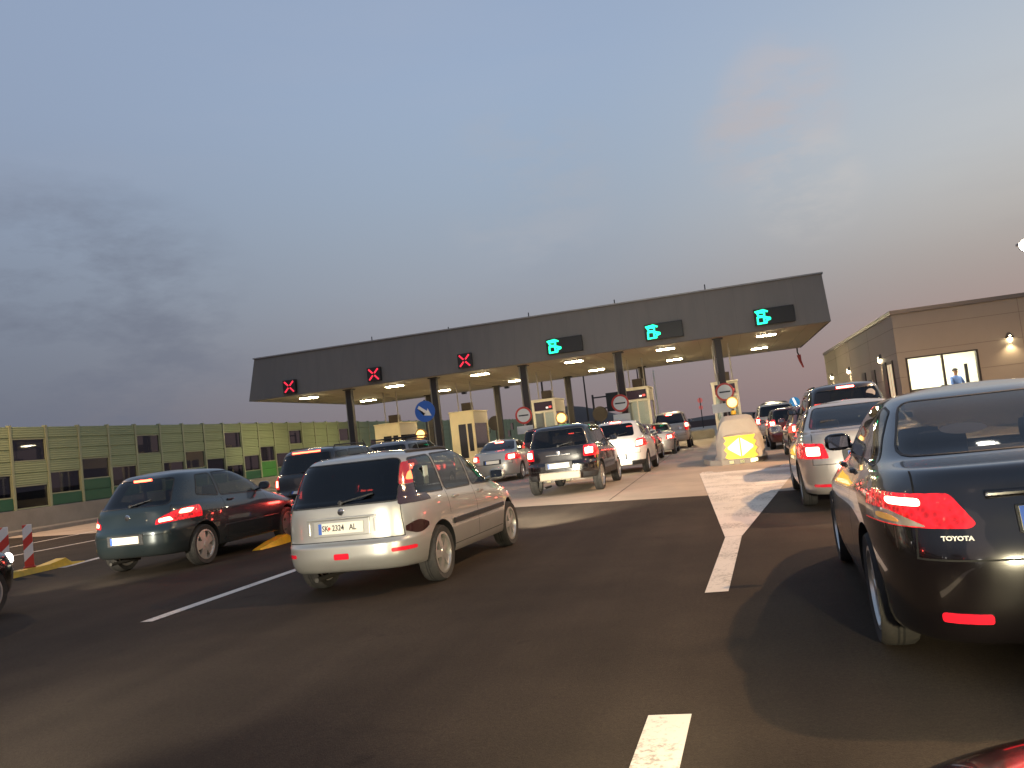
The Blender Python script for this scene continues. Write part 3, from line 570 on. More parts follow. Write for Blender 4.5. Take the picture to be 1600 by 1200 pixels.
s2 = empty('yellow_kerb', (-8.32, 14.1, 0), R(0), 'yellow kerb strip between the dark green hatchback and the silver estate', 'kerb'); kerb(s2, .75, .3)
stripe = bpy.data.materials.new('red_white_stripes'); stripe.use_nodes = True; t = stripe.node_tree; b = t.nodes['Principled BSDF']
co = t.nodes.new('ShaderNodeTexCoord'); sp = t.nodes.new('ShaderNodeSeparateXYZ'); t.links.new(co.outputs['Object'], sp.inputs[0])
ma = t.nodes.new('ShaderNodeMath'); ma.operation = 'MULTIPLY_ADD'; ma.inputs[1].default_value = -.95; t.links.new(sp.outputs['X'], ma.inputs[0]); t.links.new(sp.outputs['Z'], ma.inputs[2])
mm = t.nodes.new('ShaderNodeMath'); mm.operation = 'MODULO'; mm.inputs[1].default_value = .40; t.links.new(ma.outputs[0], mm.inputs[0])
gt = t.nodes.new('ShaderNodeMath'); gt.operation = 'GREATER_THAN'; gt.inputs[1].default_value = .19; t.links.new(mm.outputs[0], gt.inputs[0])
mx = t.nodes.new('ShaderNodeMix'); mx.data_type = 'RGBA'; t.links.new(gt.outputs[0], mx.inputs['Factor']); mx.inputs['A'].default_value = (.62, .055, .035, 1); mx.inputs['B'].default_value = (.85, .80, .74, 1); t.links.new(mx.outputs['Result'], b.inputs['Base Color']); b.inputs['Roughness'].default_value = .4
for x, y, lab in ((-13.22, 12.8, 'red and white striped post, left one, on the yellow kerb'), (-12.83, 12.95, 'red and white striped post, right one, on the yellow kerb')):
    s = empty('striped_post', (x, y, .10), R(42), lab, 'delineator post', 'striped posts on the yellow kerb')
    b1 = bmesh.new(); box(b1, -.078, .078, -.025, .025, .02, .80, 0, .012); obj('striped_panel', b1, stripe, s)
    b1 = bmesh.new(); box(b1, -.10, .10, -.07, .07, .0, .03, 0, .01); obj('foot', b1, mat('post_red', (.5, .06, .04), .5), s)

# ------------------------------------------------------------------ plaza building on the right
BY, BXL, BH = 32.5, 6.3, 4.36
bl = empty('plaza_building', (BXL, BY, 0), 0, 'flat roofed beige building with one bright lit window on the right', 'building')
wallm = mat('building_panel', (.235, .210, .175), .7, noise=(.5, .5, (.20, .178, .145)))
def bp(name, bm, m, par=None):
    o = obj(name, bm, m, par or bl)
    if par is None: o.location = (-BXL, -BY, 0)
    return o
WX0, WX1, WZ0, WZ1 = 6.60, 8.88, 1.53, 2.74; XR, YB = 19., 53.4
b1 = bmesh.new()
box(b1, BXL, WX0, BY, BY+.25, 0, BH); box(b1, WX1, XR, BY, BY+.25, 0, BH); box(b1, WX0, WX1, BY+.001, BY+.249, 0, WZ0); box(b1, WX0, WX1, BY+.001, BY+.249, WZ1, BH-.001)
box(b1, BXL, BXL+.25, BY+.25, YB, 0, BH-.002); box(b1, XR-.25, XR, BY+.25, YB, 0, BH-.002); box(b1, BXL+.25, XR-.25, YB-.25, YB, 0, BH-.002)
bp('wall', b1, wallm)
b1 = bmesh.new()
for z in (1.15, 2.05, 2.95, 3.85): 
    if z < 1.2 or z > 2.9: box(b1, BXL-.003, XR, BY-.003, BY-.0005, z, z+.014)
    else: box(b1, BXL-.003, WX0-.08, BY-.003, BY-.0005, z, z+.014); box(b1, WX1+.08, XR, BY-.003, BY-.0005, z, z+.014)
    box(b1, BXL-.004, BXL-.0005, BY, YB, z, z+.014)
for x in (10.4, 12.6, 14.8): box(b1, x, x+.014, BY-.003, BY-.0005, 0, BH)
for y in (38, 43.5, 48.5): box(b1, BXL-.004, BXL-.0005, y, y+.014, 0, BH)
bp('panel_joint', b1, mat('wall_joint', (.12, .10, .08), .8))
b1 = bmesh.new(); box(b1, BXL+.02, XR-.02, BY+.02, YB-.02, BH, BH+.10); bp('roof', b1, mat('roof_felt', (.12, .115, .11), .8))
b1 = bmesh.new(); box(b1, BXL-.05, XR+.05, BY-.05, BY+.10, BH+.0, BH+.14); box(b1, BXL-.05, BXL+.10, BY+.10, YB+.05, BH+.0, BH+.14); bp('parapet_cap', b1, mat('cap_metal', (.16, .145, .13), .4, .5))
b1 = bmesh.new(); box(b1, BXL-.02, BXL+.0-.001, 44.5, 48.6, BH-.02, BH+.16); bp('roof_light_strip', b1, mat('pale_strip', (.75, .70, .62), .5))
fr = mat('window_frame_dark', (.02, .017, .014), .4)
b1 = bmesh.new(); yy = BY-.03
for q in ((WX0, WX1, WZ0-.09, WZ0+.05), (WX0, WX1, WZ1-.05, WZ1)): box(b1, q[0], q[1], yy, BY+.1, q[2], q[3])
for x in (WX0-.05, WX1-.02, (WX0+WX1)/2-.035+.02): box(b1, x, x+.07, yy-.002, BY+.098, WZ0-.09, WZ1)
wn = bp('window', b1, fr)
b1 = bmesh.new(); box(b1, WX0, WX1, BY+.04, BY+.05, WZ0, WZ1); obj('pane', b1, G_CLEAR, wn)
# the lit room behind the window
b1 = bmesh.new(); box(b1, BXL+.3, 11.5, BY+3.6, BY+3.7, .45, 3.1); box(b1, BXL+.26, BXL+.3, BY+.26, BY+3.6, .45, 3.1); box(b1, 11.5, 11.6, BY+.26, BY+3.6, .45, 3.1); box(b1, BXL+.3, 11.5, BY+.26, BY+3.6, .35, .45, 1); box(b1, BXL+.3, 11.5, BY+.26, BY+3.6, 3.1, 3.2)
bp('room', b1, [mat('room_wall', (.82, .78, .66), .8), mat('room_floor', (.3, .25, .2), .6)])
b1 = bmesh.new()
for x in (7.0, 8.6): box(b1, x, x+1.0, BY+1.0, BY+2.6, 3.04, 3.09)
bp('room_light', b1, mat('room_lamp_glow', (.9, .9, .9), .4, emit=(1, .93, .78), es=36.))
b1 = bmesh.new(); box(b1, 6.9, 8.9, BY+.45, BY+1.0, 1.12, 1.17); box(b1, 7.0, 7.05, BY+.5, BY+.95, .45, 1.12); box(b1, 8.7, 8.75, BY+.5, BY+.95, .45, 1.12); box(b1, 7.1, 7.5, BY+.6, BY+.7, 1.17, 1.5, 1); box(b1, 7.75, 8.0, BY+.6, BY+.7, 1.17, 1.62, 1); box(b1, 8.62, 8.72, BY+.7, BY+.8, 1.17, 2.3, 1); bp('desk', b1, [mat('desk_wood', (.35, .25, .15), .5), BLACK])
# left wall: door, windows
b1 = bmesh.new(); box(b1, BXL-.05, BXL+.0-.001, 33.4, 34.4, .1, 2.75); dr = bp('door', b1, mat('door_frame', (.03, .026, .022), .4))
b1 = bmesh.new(); box(b1, BXL-.056, BXL-.051, 33.5, 33.86, .3, 2.62); box(b1, BXL-.056, BXL-.051, 33.95, 34.3, .3, 2.62); obj('door_pane', b1, mat('lit_pane', (.6, .5, .3), .3, emit=(1, .80, .5), es=.55), dr); dr.children[0].location = (0, 0, 0)
b1 = bmesh.new(); box(b1, BXL-.06, BXL+.001, 34.55, 35.3, 1.2, 2.75); w2 = bp('narrow_window', b1, fr)
for y in (37.2, 39.6):
    b1 = bmesh.new(); box(b1, BXL-.05, BXL+.001, y, y+.8, 1.3, 2.6); bp('narrow_window', b1, fr)
wl = mat('wall_lamp_glow', (.9, .9, .8), .4, emit=(1, .82, .5), es=24.)
def wall_lamp(x, y, z, d, shape):
    # d: outward direction; a half-cone shade with a lit underside
    b1 = bmesh.new(); dx, dy = d
    c = Vector((x, y, z)); ox = Vector((dx, dy, 0)); sx = Vector((-dy, dx, 0)); seg = 10
    top = [c + ox*.05*math.sin(math.pi*k/seg) + sx*.05*math.cos(math.pi*k/seg) + Vector((0, 0, .20)) for k in range(seg+1)]
    bot = [c + ox*.16*math.sin(math.pi*k/seg) + sx*.16*math.cos(math.pi*k/seg) for k in range(seg+1)]
    A = [b1.verts.new(p) for p in top]; B = [b1.verts.new(p) for p in bot]
    for k in range(seg): b1.faces.new((A[k], A[k+1], B[k+1], B[k]))
    b1.faces.new(A); bmesh.ops.recalc_face_normals(b1, faces=b1.faces[:]); o = bp('wall_lamp', b1, mat('lamp_shade_dark', (.06, .05, .04), .5))
    b1 = bmesh.new(); cc = c + ox*.07 - Vector((0, 0, .04)); lathe(b1, [(.01, .16), (.055, .12), (.075, .02), (.06, -.06), (.02, -.10)], 12, 'Z', 0, cc); obj('lit_bulb', b1, wl, o, 60)
    l = bpy.data.lights.new('wall_lamp_light', 'SPOT'); l.energy = 60; l.color = (1, .74, .42); l.spot_size = R(125); l.spot_blend = .8; l.shadow_soft_size = .06
    lo = bpy.data.objects.new('wall_lamp_light', l); col.objects.link(lo); lo.location = c + ox*.12 - Vector((0, 0, .16)); lo.rotation_euler = (0, 0, 0)
wall_lamp(9.98, BY-.001, 2.98, (0, -1), 0); wall_lamp(15.5, BY-.001, 2.98, (0, -1), 0)
for y in (35.55, 44.1, 50.7): wall_lamp(BXL-.001, y, 2.93, (-1, 0), 1)
# person at the window
def person(loc, rz):
    b = bmesh.new(); J = {}
    def j(n, p, r): J[n] = (b.verts.new(p), r)
    j('pel', (0, 0, .95), .15); j('abd', (0, -.01, 1.12), .145); j('chest', (0, 0, 1.30), .165); j('neckb', (0, .01, 1.46), .075); j('neck', (0, -.01, 1.52), .055); j('head', (0, -.03, 1.60), .085); j('crown', (0, -.02, 1.69), .085)
    for s_, sg in (('l', -1), ('r', 1)):
        j('sh'+s_, (sg*.185, 0, 1.40), .068); j('el'+s_, (sg*.25, -.08, 1.14), .047); j('wr'+s_, (sg*.20, -.30, 1.06), .03); j('pa'+s_, (sg*.195, -.37, 1.06), .034)
        j('hip'+s_, (sg*.10, 0, .88), .11); j('kn'+s_, (sg*.11, -.02, .48), .07); j('an'+s_, (sg*.11, .01, .08), .045); j('to'+s_, (sg*.12, -.17, .04), .04)
        for f in range(4): j(f'f{f}{s_}', (sg*(.225-.022*f), -.43, 1.055), .010); j(f'g{f}{s_}', (sg*(.225-.022*f), -.46-.006*(f % 3), 1.03), .009)
        j('th'+s_, (sg*.155, -.385, 1.065), .011); j('ti'+s_, (sg*.14, -.42, 1.05), .010)
    E = [('pel','abd'),('abd','chest'),('chest','neckb'),('neckb','neck'),('neck','head'),('head','crown')]
    for s_ in 'lr':
        E += [('chest','sh'+s_),('sh'+s_,'el'+s_),('el'+s_,'wr'+s_),('wr'+s_,'pa'+s_),('pel','hip'+s_),('hip'+s_,'kn'+s_),('kn'+s_,'an'+s_),('an'+s_,'to'+s_),('pa'+s_,'th'+s_),('th'+s_,'ti'+s_)]
        for f in range(4): E += [('pa'+s_, f'f{f}{s_}'), (f'f{f}{s_}', f'g{f}{s_}')]
    for a_, b_ in E: b.edges.new((J[a_][0], J[b_][0]))
    b.verts.index_update(); rad = {v.index: r for v, r in J.values()}; root = J['pel'][0].index
    me = bpy.data.meshes.new('person'); b.to_mesh(me); b.free(); o = bpy.data.objects.new('tmp_person', me); col.objects.link(o)
    md = o.modifiers.new('s', 'SKIN'); sv = me.skin_vertices[0].data
    for i_, r in rad.items(): sv[i_].radius = (r, r); sv[i_].use_root = (i_ == root)
    o.modifiers.new('u', 'SUBSURF').levels = 2
    m2 = bpy.data.meshes.new_from_object(o.evaluated_get(bpy.context.evaluated_depsgraph_get())); bpy.data.objects.remove(o)
    skin = mat('skin', (.42, .24, .16), .5); shirt = mat('blue_shirt', (.10, .19, .50), .8); trou = mat('dark_trousers', (.03, .03, .04), .8)
    for m_ in (skin, shirt, trou): m2.materials.append(m_)
    for p in m2.polygons:
        c = p.center; p.use_smooth = True
        p.material_index = 2 if c.z < .98 else (0 if c.z > 1.47 or (c.y < -.2 and c.z < 1.15) else 1)
    o = bpy.data.objects.new('person', m2); col.objects.link(o); o.location = loc; o.rotation_euler = (0, 0, rz)
    tag(o, 'person in a light blue shirt standing behind the lit window', 'person')
    b = bmesh.new(); bmesh.ops.create_uvsphere(b, u_segments=16, v_segments=10, radius=.1); bmesh.ops.scale(b, vec=(.95, 1.08, .95), verts=b.verts[:])
    bmesh.ops.delete(b, geom=[v for v in b.verts if v.co.z < -.01 and v.co.y < .02], context='VERTS'); bmesh.ops.translate(b, vec=(0, -.005, 1.665), verts=b.verts[:]); obj('hair', b, mat('dark_hair', (.02, .014, .01), .7), o, 60)
    b = bmesh.new()
    for sg in (-1, 1): bmesh.ops.create_uvsphere(b, u_segments=8, v_segments=6, radius=.012, matrix=Matrix.Translation((sg*.03, -.108, 1.625)))
    obj('eyes', b, bk_s, o, 60)
    b = bmesh.new(); bmesh.ops.create_uvsphere(b, u_segments=8, v_segments=6, radius=.016, matrix=Matrix.Translation((0, -.118, 1.595))); box(b, -.022, .022, -.112, -.1, 1.553, 1.561)
    for sg in (-1, 1): bmesh.ops.create_uvsphere(b, u_segments=8, v_segments=6, radius=.02, matrix=Matrix.Translation((sg*.088, -.02, 1.61)))
    obj('nose_mouth_ears', b, skin, o, 60)
    return o
person((8.42, BY+1.25, .45), R(25))

# ------------------------------------------------------------------ street lamps
slab_ = ['tall street lamp shining at the right edge above the building', 'street lamp beside the right lanes, out past the near building end', 'street lamp on the right verge nearest the camera', 'street lamp on the right verge behind the camera', 'street lamp on the left verge behind the camera']
lampg = mat('street_lamp_glow', (.9, .9, .8), .4, emit=(1, .88, .62), es=160.)
def street_lamp(x, y, h, arm, lab, power, vis=True):
    s = empty('street_lamp', (x, y, 0), 0, lab, 'street lamp', 'street lamps along the plaza')
    b1 = bmesh.new(); tube(b1, [(0, 0, 0), (0, 0, h)], .11, 12, 0, True, .06); tube(b1, [(0, 0, h-.05), (arm*.5, 0, h+.15), (arm, 0, h+.2)], .045, 8); obj('pole', b1, gal, s, 50)
    b1 = bmesh.new(); box(b1, arm-.35, arm+.35, -.16, .16, h+.14, h+.28, 0, .03); hd = obj('lamp_head', b1, mat('lamp_head_grey', (.3, .3, .3), .5), s)
    b1 = bmesh.new(); lathe(b1, [(.01, -.11), (.10, -.09), (.16, -.03), (.17, -.001)], 16, 'Z', 0, (arm, 0, h+.14)); obj('lit_glass', b1, lampg, hd, 60)
    if vis == 'flare':  # added glowing disc facing the camera, imitates lens flare round the lamp
        b1 = bmesh.new(); disc(b1, (arm, 0, h+.1), .34, -.24, -.161, 28); fl = obj('flare_disc_back', b1, mat('lamp_head_grey', (.3, .3, .3), .5), s)
        b1 = bmesh.new(); disc(b1, (arm, 0, h+.1), .30, -.252, -.243, 28); obj('flare_disc', b1, lampg, fl)
    l = bpy.data.lights.new('street_light', 'SPOT'); l.energy = power; l.color = (1, .61, .31); l.spot_size = R(150); l.spot_blend = .6; l.shadow_soft_size = .14
    lo = bpy.data.objects.new('street_light', l); col.objects.link(lo); lo.parent = s; lo.location = (arm, 0, h-.05)
street_lamp(17.6, 50, 8.55, -.85, slab_[0], 9000, 'flare')
street_lamp(10.2, 21.5, 9.0, -1.6, slab_[1], 8500)
street_lamp(9.6, 9.0, 9.5, -1.6, slab_[2], 5200)
street_lamp(9.8, -22, 9.5, -1.6, slab_[3], 5200)
street_lamp(-26.95, -14, 10, 1.8, slab_[4], 4600)
street_lamp(-26.95, 21, 10, 1.8, 'street lamp beside the green barrier, just out past the left edge', 5600)
# ------------------------------------------------------------------ cars
def pchip(keys, sub):
    # monotone cubic between key rows, sub steps each
    n = len(keys); m = len(keys[0]); t = list(range(n)); out = []
    D = [[keys[i+1][j]-keys[i][j] for j in range(m)] for i in range(n-1)]
    S = []
    for i in range(n):
        r = []
        for j in range(m):
            if i == 0: r.append(D[0][j])
            elif i == n-1: r.append(D[-1][j])
            else:
                a, b = D[i-1][j], D[i][j]; r.append(0 if a*b <= 0 else 2*a*b/(a+b))
        S.append(r)
    for i in range(n-1):
        for k in range(sub):
            u = k/sub; h00 = 2*u**3-3*u*u+1; h10 = u**3-2*u*u+u; h01 = -2*u**3+3*u*u; h11 = u**3-u*u
            out.append([h00*keys[i][j]+h10*S[i][j]+h01*keys[i+1][j]+h11*S[i+1][j] for j in range(m)])
    out.append(list(keys[-1])); return out
def quad_pts(a, b, n, Q):
    # quarter superellipse from (a,0) to (0,b), Q even steps along its length
    P = []
    for k in range(161):
        t = math.pi/2*k/160; P.append((a*math.cos(t)**(2/n), b*math.sin(t)**(2/n)))
    L = [0]
    for p, q in zip(P, P[1:]): L.append(L[-1] + math.hypot(q[0]-p[0], q[1]-p[1]))
    o = []; i = 0
    for k in range(Q+1):
        d = L[-1]*k/Q
        while i < 159 and L[i+1] < d: i += 1
        f = (d-L[i])/max(1e-9, L[i+1]-L[i]); f = min(1, f); o.append((P[i][0]+(P[i+1][0]-P[i][0])*f, P[i][1]+(P[i+1][1]-P[i][1])*f))
    return o
def ring(row, L, W, Q):
    zr, zf, dr, df, dw, nr, nf = row; yr = -L/2+dr; yf = L/2-df; a = W/2-dw; b = (yf-yr)/2; yc = (yf+yr)/2
    F = quad_pts(a, b, nf, Q); B = quad_pts(a, b, nr, Q)
    pts = [(x, y) for x, y in F[:-1]] + [(-x, y) for x, y in F[::-1][:-1]] + [(-x, -y) for x, y in B[:-1]] + [(x, -y) for x, y in B[::-1][:-1]]
    o = []
    for x, y in pts:
        u = (y+b)/(2*b); o.append((x, yc+y, zr+(zf-zr)*u))
    return o
def region(bm, poly, axis, sign, mi, only=None, thr=.15):
    # cut a convex outline, seen along an axis, into the skin and give the faces inside it their own material
    n = len(poly); ar = sum(poly[i][0]*poly[(i+1) % n][1]-poly[(i+1) % n][0]*poly[i][1] for i in range(n))
    if ar < 0: poly = poly[::-1]
    ia = (1, 2) if axis == 'X' else (0, 2); ax = 0 if axis == 'X' else 1
    lo = [min(p[i] for p in poly) for i in (0, 1)]; hi = [max(p[i] for p in poly) for i in (0, 1)]
    bm.normal_update(); fs = []
    for f in bm.faces:
        if f.normal[ax]*sign < thr or (only is not None and f.material_index not in only): continue
        us = [v.co[ia[0]] for v in f.verts]; vs = [v.co[ia[1]] for v in f.verts]
        if max(us) < lo[0] or min(us) > hi[0] or max(vs) < lo[1] or min(vs) > hi[1]: continue
        fs.append(f)
    for i in range(n):
        if not fs: return []
        p, q = poly[i], poly[(i+1) % n]; no2 = (q[1]-p[1], -(q[0]-p[0]))
        co = [0, 0, 0]; no = [0, 0, 0]; co[ia[0]], co[ia[1]] = p; no[ia[0]], no[ia[1]] = no2
        geom = list({v for f in fs for v in f.verts}) + list({e for f in fs for e in f.edges}) + fs
        r = bmesh.ops.bisect_plane(bm, geom=geom, plane_co=co, plane_no=no, dist=1e-5)
        cand = set(f for f in fs if f.is_valid) | {g for g in r['geom'] if isinstance(g, bmesh.types.BMFace)}
        cov = Vector(co); nov = Vector(no); fs = [f for f in cand if f.is_valid and (f.calc_center_median()-cov).dot(nov) < 0]
    for f in fs: f.material_index = mi
    return fs
def split(bm, mi, push=0.):
    # take the faces of one material out into a bmesh of their own, raised by push with side walls
    nb_ = bmesh.new(); mp_ = {}; nrm = {}
    fs = [f for f in bm.faces if f.material_index == mi]
    if not fs: return nb_, []
    for f in fs:
        for v in f.verts: nrm.setdefault(v, Vector()); nrm[v] += f.normal
    for v in nrm: mp_[v] = nb_.verts.new(v.co + nrm[v].normalized()*push)
    for f in fs:
        try: nb_.faces.new([mp_[v] for v in f.verts])
        except ValueError: pass
    if push:
        lo_ = {}
        be = [e for e in nb_.edges if e.is_boundary]; inv = {b_: a_ for a_, b_ in mp_.items()}
        for e in be:
            f = e.link_faces[0]; a_, b_ = e.verts
            lv = [l.vert for l in f.loops]; k = lv.index(a_)
            if lv[(k+1) % len(lv)] is not b_: a_, b_ = b_, a_
            for v in (a_, b_):
                if v not in lo_: lo_[v] = nb_.verts.new(inv[v].co - nrm[inv[v]].normalized()*.004)
            try: nb_.faces.new((b_, a_, lo_[a_], lo_[b_]))
            except ValueError: pass
    return nb_, fs
def wheel(parent, x, y, r, sg, spokes, wd=.20, style=0):
    b = bmesh.new(); ir = r*.72
    lathe(b, [(ir, -wd*.42), (r*.93, -wd*.5), (r*.985, -wd*.38), (r, -wd*.2), (r, wd*.2), (r*.985, wd*.38), (r*.93, wd*.5), (ir, wd*.42)], 40, 'X', 0, (0,0,0), True)
    for k in (-.07, .07):          # tread grooves
        lathe(b, [(r+.0015, wd*k-.006), (r+.0015, wd*k+.006)], 40, 'X', 1)
    o = obj('wheel', b, [TYRE, SEAM], parent, 40, (x, y, r))
    b = bmesh.new(); s = sg; f = wd*.36*s
    lathe(b, [(ir+.004, -wd*.4*s), (ir+.006, wd*.44*s), (ir-.018, wd*.45*s), (ir-.03, wd*.25*s), (ir-.035, -wd*.38*s)], 36, 'X', 0, (0,0,0), True)
    lathe(b, [(.002, wd*.05*s), (ir-.03, wd*.05*s), (ir-.03, wd*.0*s), (.002, 0)], 28, 'X', 1)
    lathe(b, [(.002, wd*.43*s), (.045, wd*.42*s), (.062, wd*.34*s), (.062, wd*.06*s), (.002, wd*.06*s)], 20, 'X', 0)
    for k in range(spokes):
        a0 = 2*math.pi*k/spokes + .3
        w0, w1 = (.034, .05) if style == 0 else (.05, .085)
        if style == 2: w0, w1 = .02, .028
        M = Matrix.Rotation(a0, 4, 'X'); q = []
        for rr, ww, xx in ((.04, w0, wd*.40*s), (ir-.015, w1, wd*.36*s)):
            for yy in (-ww, ww):
                for dx in (0, -.035*s): q.append(M @ Vector((xx+dx, yy, rr)))
        v = [b.verts.new(p) for p in q]
        for idx in ((0,2,6,4), (1,5,7,3), (0,4,5,1), (2,3,7,6), (0,1,3,2), (4,6,7,5)): b.faces.new([v[i] for i in idx])
    bmesh.ops.recalc_face_normals(b, faces=b.faces[:]); obj('rim', b, [ALLOY if style != 2 else mat('hubcap_grey', (.40, .39, .37), .4, .5), DISC], o, 35)
def mirror_x(poly): return [(-x, z) for x, z in poly]

SED = [(.20,.21,.32,.36,.16,5.5,4),(.22,.23,.09,.10,.04,5.5,4),(.40,.38,.01,.015,.006,5,4),(.60,.55,.0,.0,.0,5,4),(.78,.66,.035,.05,.004,5,4),(.92,.72,.07,.15,.02,5,4),(.995,.78,.09,.30,.05,5,4),(1.05,.86,.15,.55,.085,5,4),(1.075,.985,.56,1.28,.125,5,4.5),(1.2,1.15,.88,1.62,.185,5,4.5),(1.35,1.325,1.25,2.02,.27,5,4.5),(1.42,1.405,1.50,2.25,.36,4.5,4),(1.452,1.445,1.80,2.5,.56,4,4)]
HAT = [(.25,.22,.28,.32,.16,5,4),(.27,.23,.08,.09,.04,5,4),(.45,.40,.0,.012,.006,5,4),(.62,.55,.0,.0,.0,5,4),(.72,.62,.055,.02,.002,5,4),(.84,.70,.085,.07,.006,5,4),(.93,.76,.10,.17,.025,5,4),(.99,.84,.13,.42,.055,5,4),(1.02,.985,.17,1.02,.10,5,4.5),(1.2,1.18,.33,1.40,.17,5,4.5),(1.38,1.36,.50,1.84,.255,5,4.5),(1.46,1.445,.64,2.1,.34,5,4),(1.50,1.485,.95,2.4,.56,4,4)]
EST = [(.25,.22,.28,.32,.16,5.5,4),(.27,.23,.07,.09,.04,5.5,4),(.42,.40,.0,.012,.006,5.5,4),(.53,.52,.0,.0,.0,5.5,4),(.58,.57,.05,.01,.002,6,4),(.75,.64,.065,.05,.004,6,4),(.90,.73,.08,.17,.022,6,4),(.97,.82,.10,.42,.045,6,4),(1.0,.965,.13,.98,.075,6,4.5),(1.2,1.17,.23,1.34,.135,6,4.5),(1.35,1.335,.33,1.74,.20,6,4.5),(1.415,1.41,.42,2.0,.28,6,4),(1.45,1.445,.7,2.3,.50,5,4)]
SUV = [(.34,.30,.28,.32,.16,6,4.5),(.36,.31,.08,.09,.04,6,4.5),(.52,.48,.0,.012,.006,6,4.5),(.70,.64,.0,.0,.0,6,4.5),(.76,.74,.05,.02,.003,6,4.5),(.95,.84,.065,.05,.006,6,4.5),(1.06,.90,.08,.17,.03,6,4.5),(1.10,.97,.10,.45,.055,6,4.5),(1.13,1.09,.13,1.0,.085,6,5),(1.30,1.29,.22,1.28,.14,6,5),(1.50,1.49,.33,1.66,.20,6,5),(1.60,1.59,.45,1.9,.28,6,4.5),(1.645,1.635,.75,2.2,.50,5,4)]
# z of these profiles is scaled to each car's height
GL = dict(
 sedan=dict(side=[[(.98,1.035),(1.62,1.045),(1.62,1.37),(1.40,1.335)], [(1.68,1.045),(2.56,1.03),(2.56,1.385),(1.68,1.375)], [(2.63,1.03),(3.30,1.01),(2.75,1.36),(2.63,1.385)]], rear=[(-.66,1.09),(.66,1.09),(.53,1.385),(-.53,1.385)], wind=[(-.72,1.01),(.72,1.01),(.57,1.37),(-.57,1.37)]),
 hatch=dict(side=[[(.82,1.09),(1.38,1.03),(1.38,1.41),(1.0,1.40)], [(1.44,1.03),(2.76,.99),(2.30,1.35),(1.95,1.42),(1.44,1.415)]], rear=[(-.64,1.0),(.64,1.0),(.53,1.40),(-.53,1.40)], wind=[(-.72,1.01),(.72,1.01),(.57,1.40),(-.57,1.40)]),
 hatch5=dict(side=[[(.72,1.12),(1.02,1.04),(1.02,1.40),(.90,1.39)], [(1.06,1.035),(1.85,1.02),(1.85,1.42),(1.06,1.405)], [(1.91,1.02),(2.84,.985),(2.38,1.33),(2.10,1.41),(1.91,1.42)]], rear=[(-.64,1.0),(.64,1.0),(.53,1.40),(-.53,1.40)], wind=[(-.72,1.01),(.72,1.01),(.57,1.40),(-.57,1.40)]),
 estate=dict(side=[[(.40,.975),(1.05,.955),(1.05,1.37),(.52,1.355)], [(1.10,.955),(1.92,.94),(1.92,1.38),(1.10,1.372)], [(1.97,.94),(2.88,.915),(2.36,1.29),(2.18,1.365),(1.97,1.38)]], rear=[(-.70,.94),(.70,.94),(.60,1.37),(-.60,1.37)], wind=[(-.68,.97),(.68,.97),(.55,1.35),(-.55,1.35)]),
 suv=dict(side=[[(.42,1.16),(1.08,1.14),(1.08,1.54),(.54,1.52)], [(1.14,1.14),(1.96,1.125),(1.96,1.555),(1.14,1.545)], [(2.02,1.125),(2.90,1.10),(2.50,1.46),(2.30,1.545),(2.02,1.555)]], rear=[(-.68,1.12),(.68,1.12),(.57,1.53),(-.57,1.53)], wind=[(-.74,1.11),(.74,1.11),(.60,1.53),(-.60,1.53)]))
BASEH = dict(sedan=1.46, hatch=1.51, hatch5=1.51, estate=1.46, suv=1.66)
PROF = dict(sedan=SED, hatch=HAT, hatch5=HAT, estate=EST, suv=SUV)
SPECS = {}
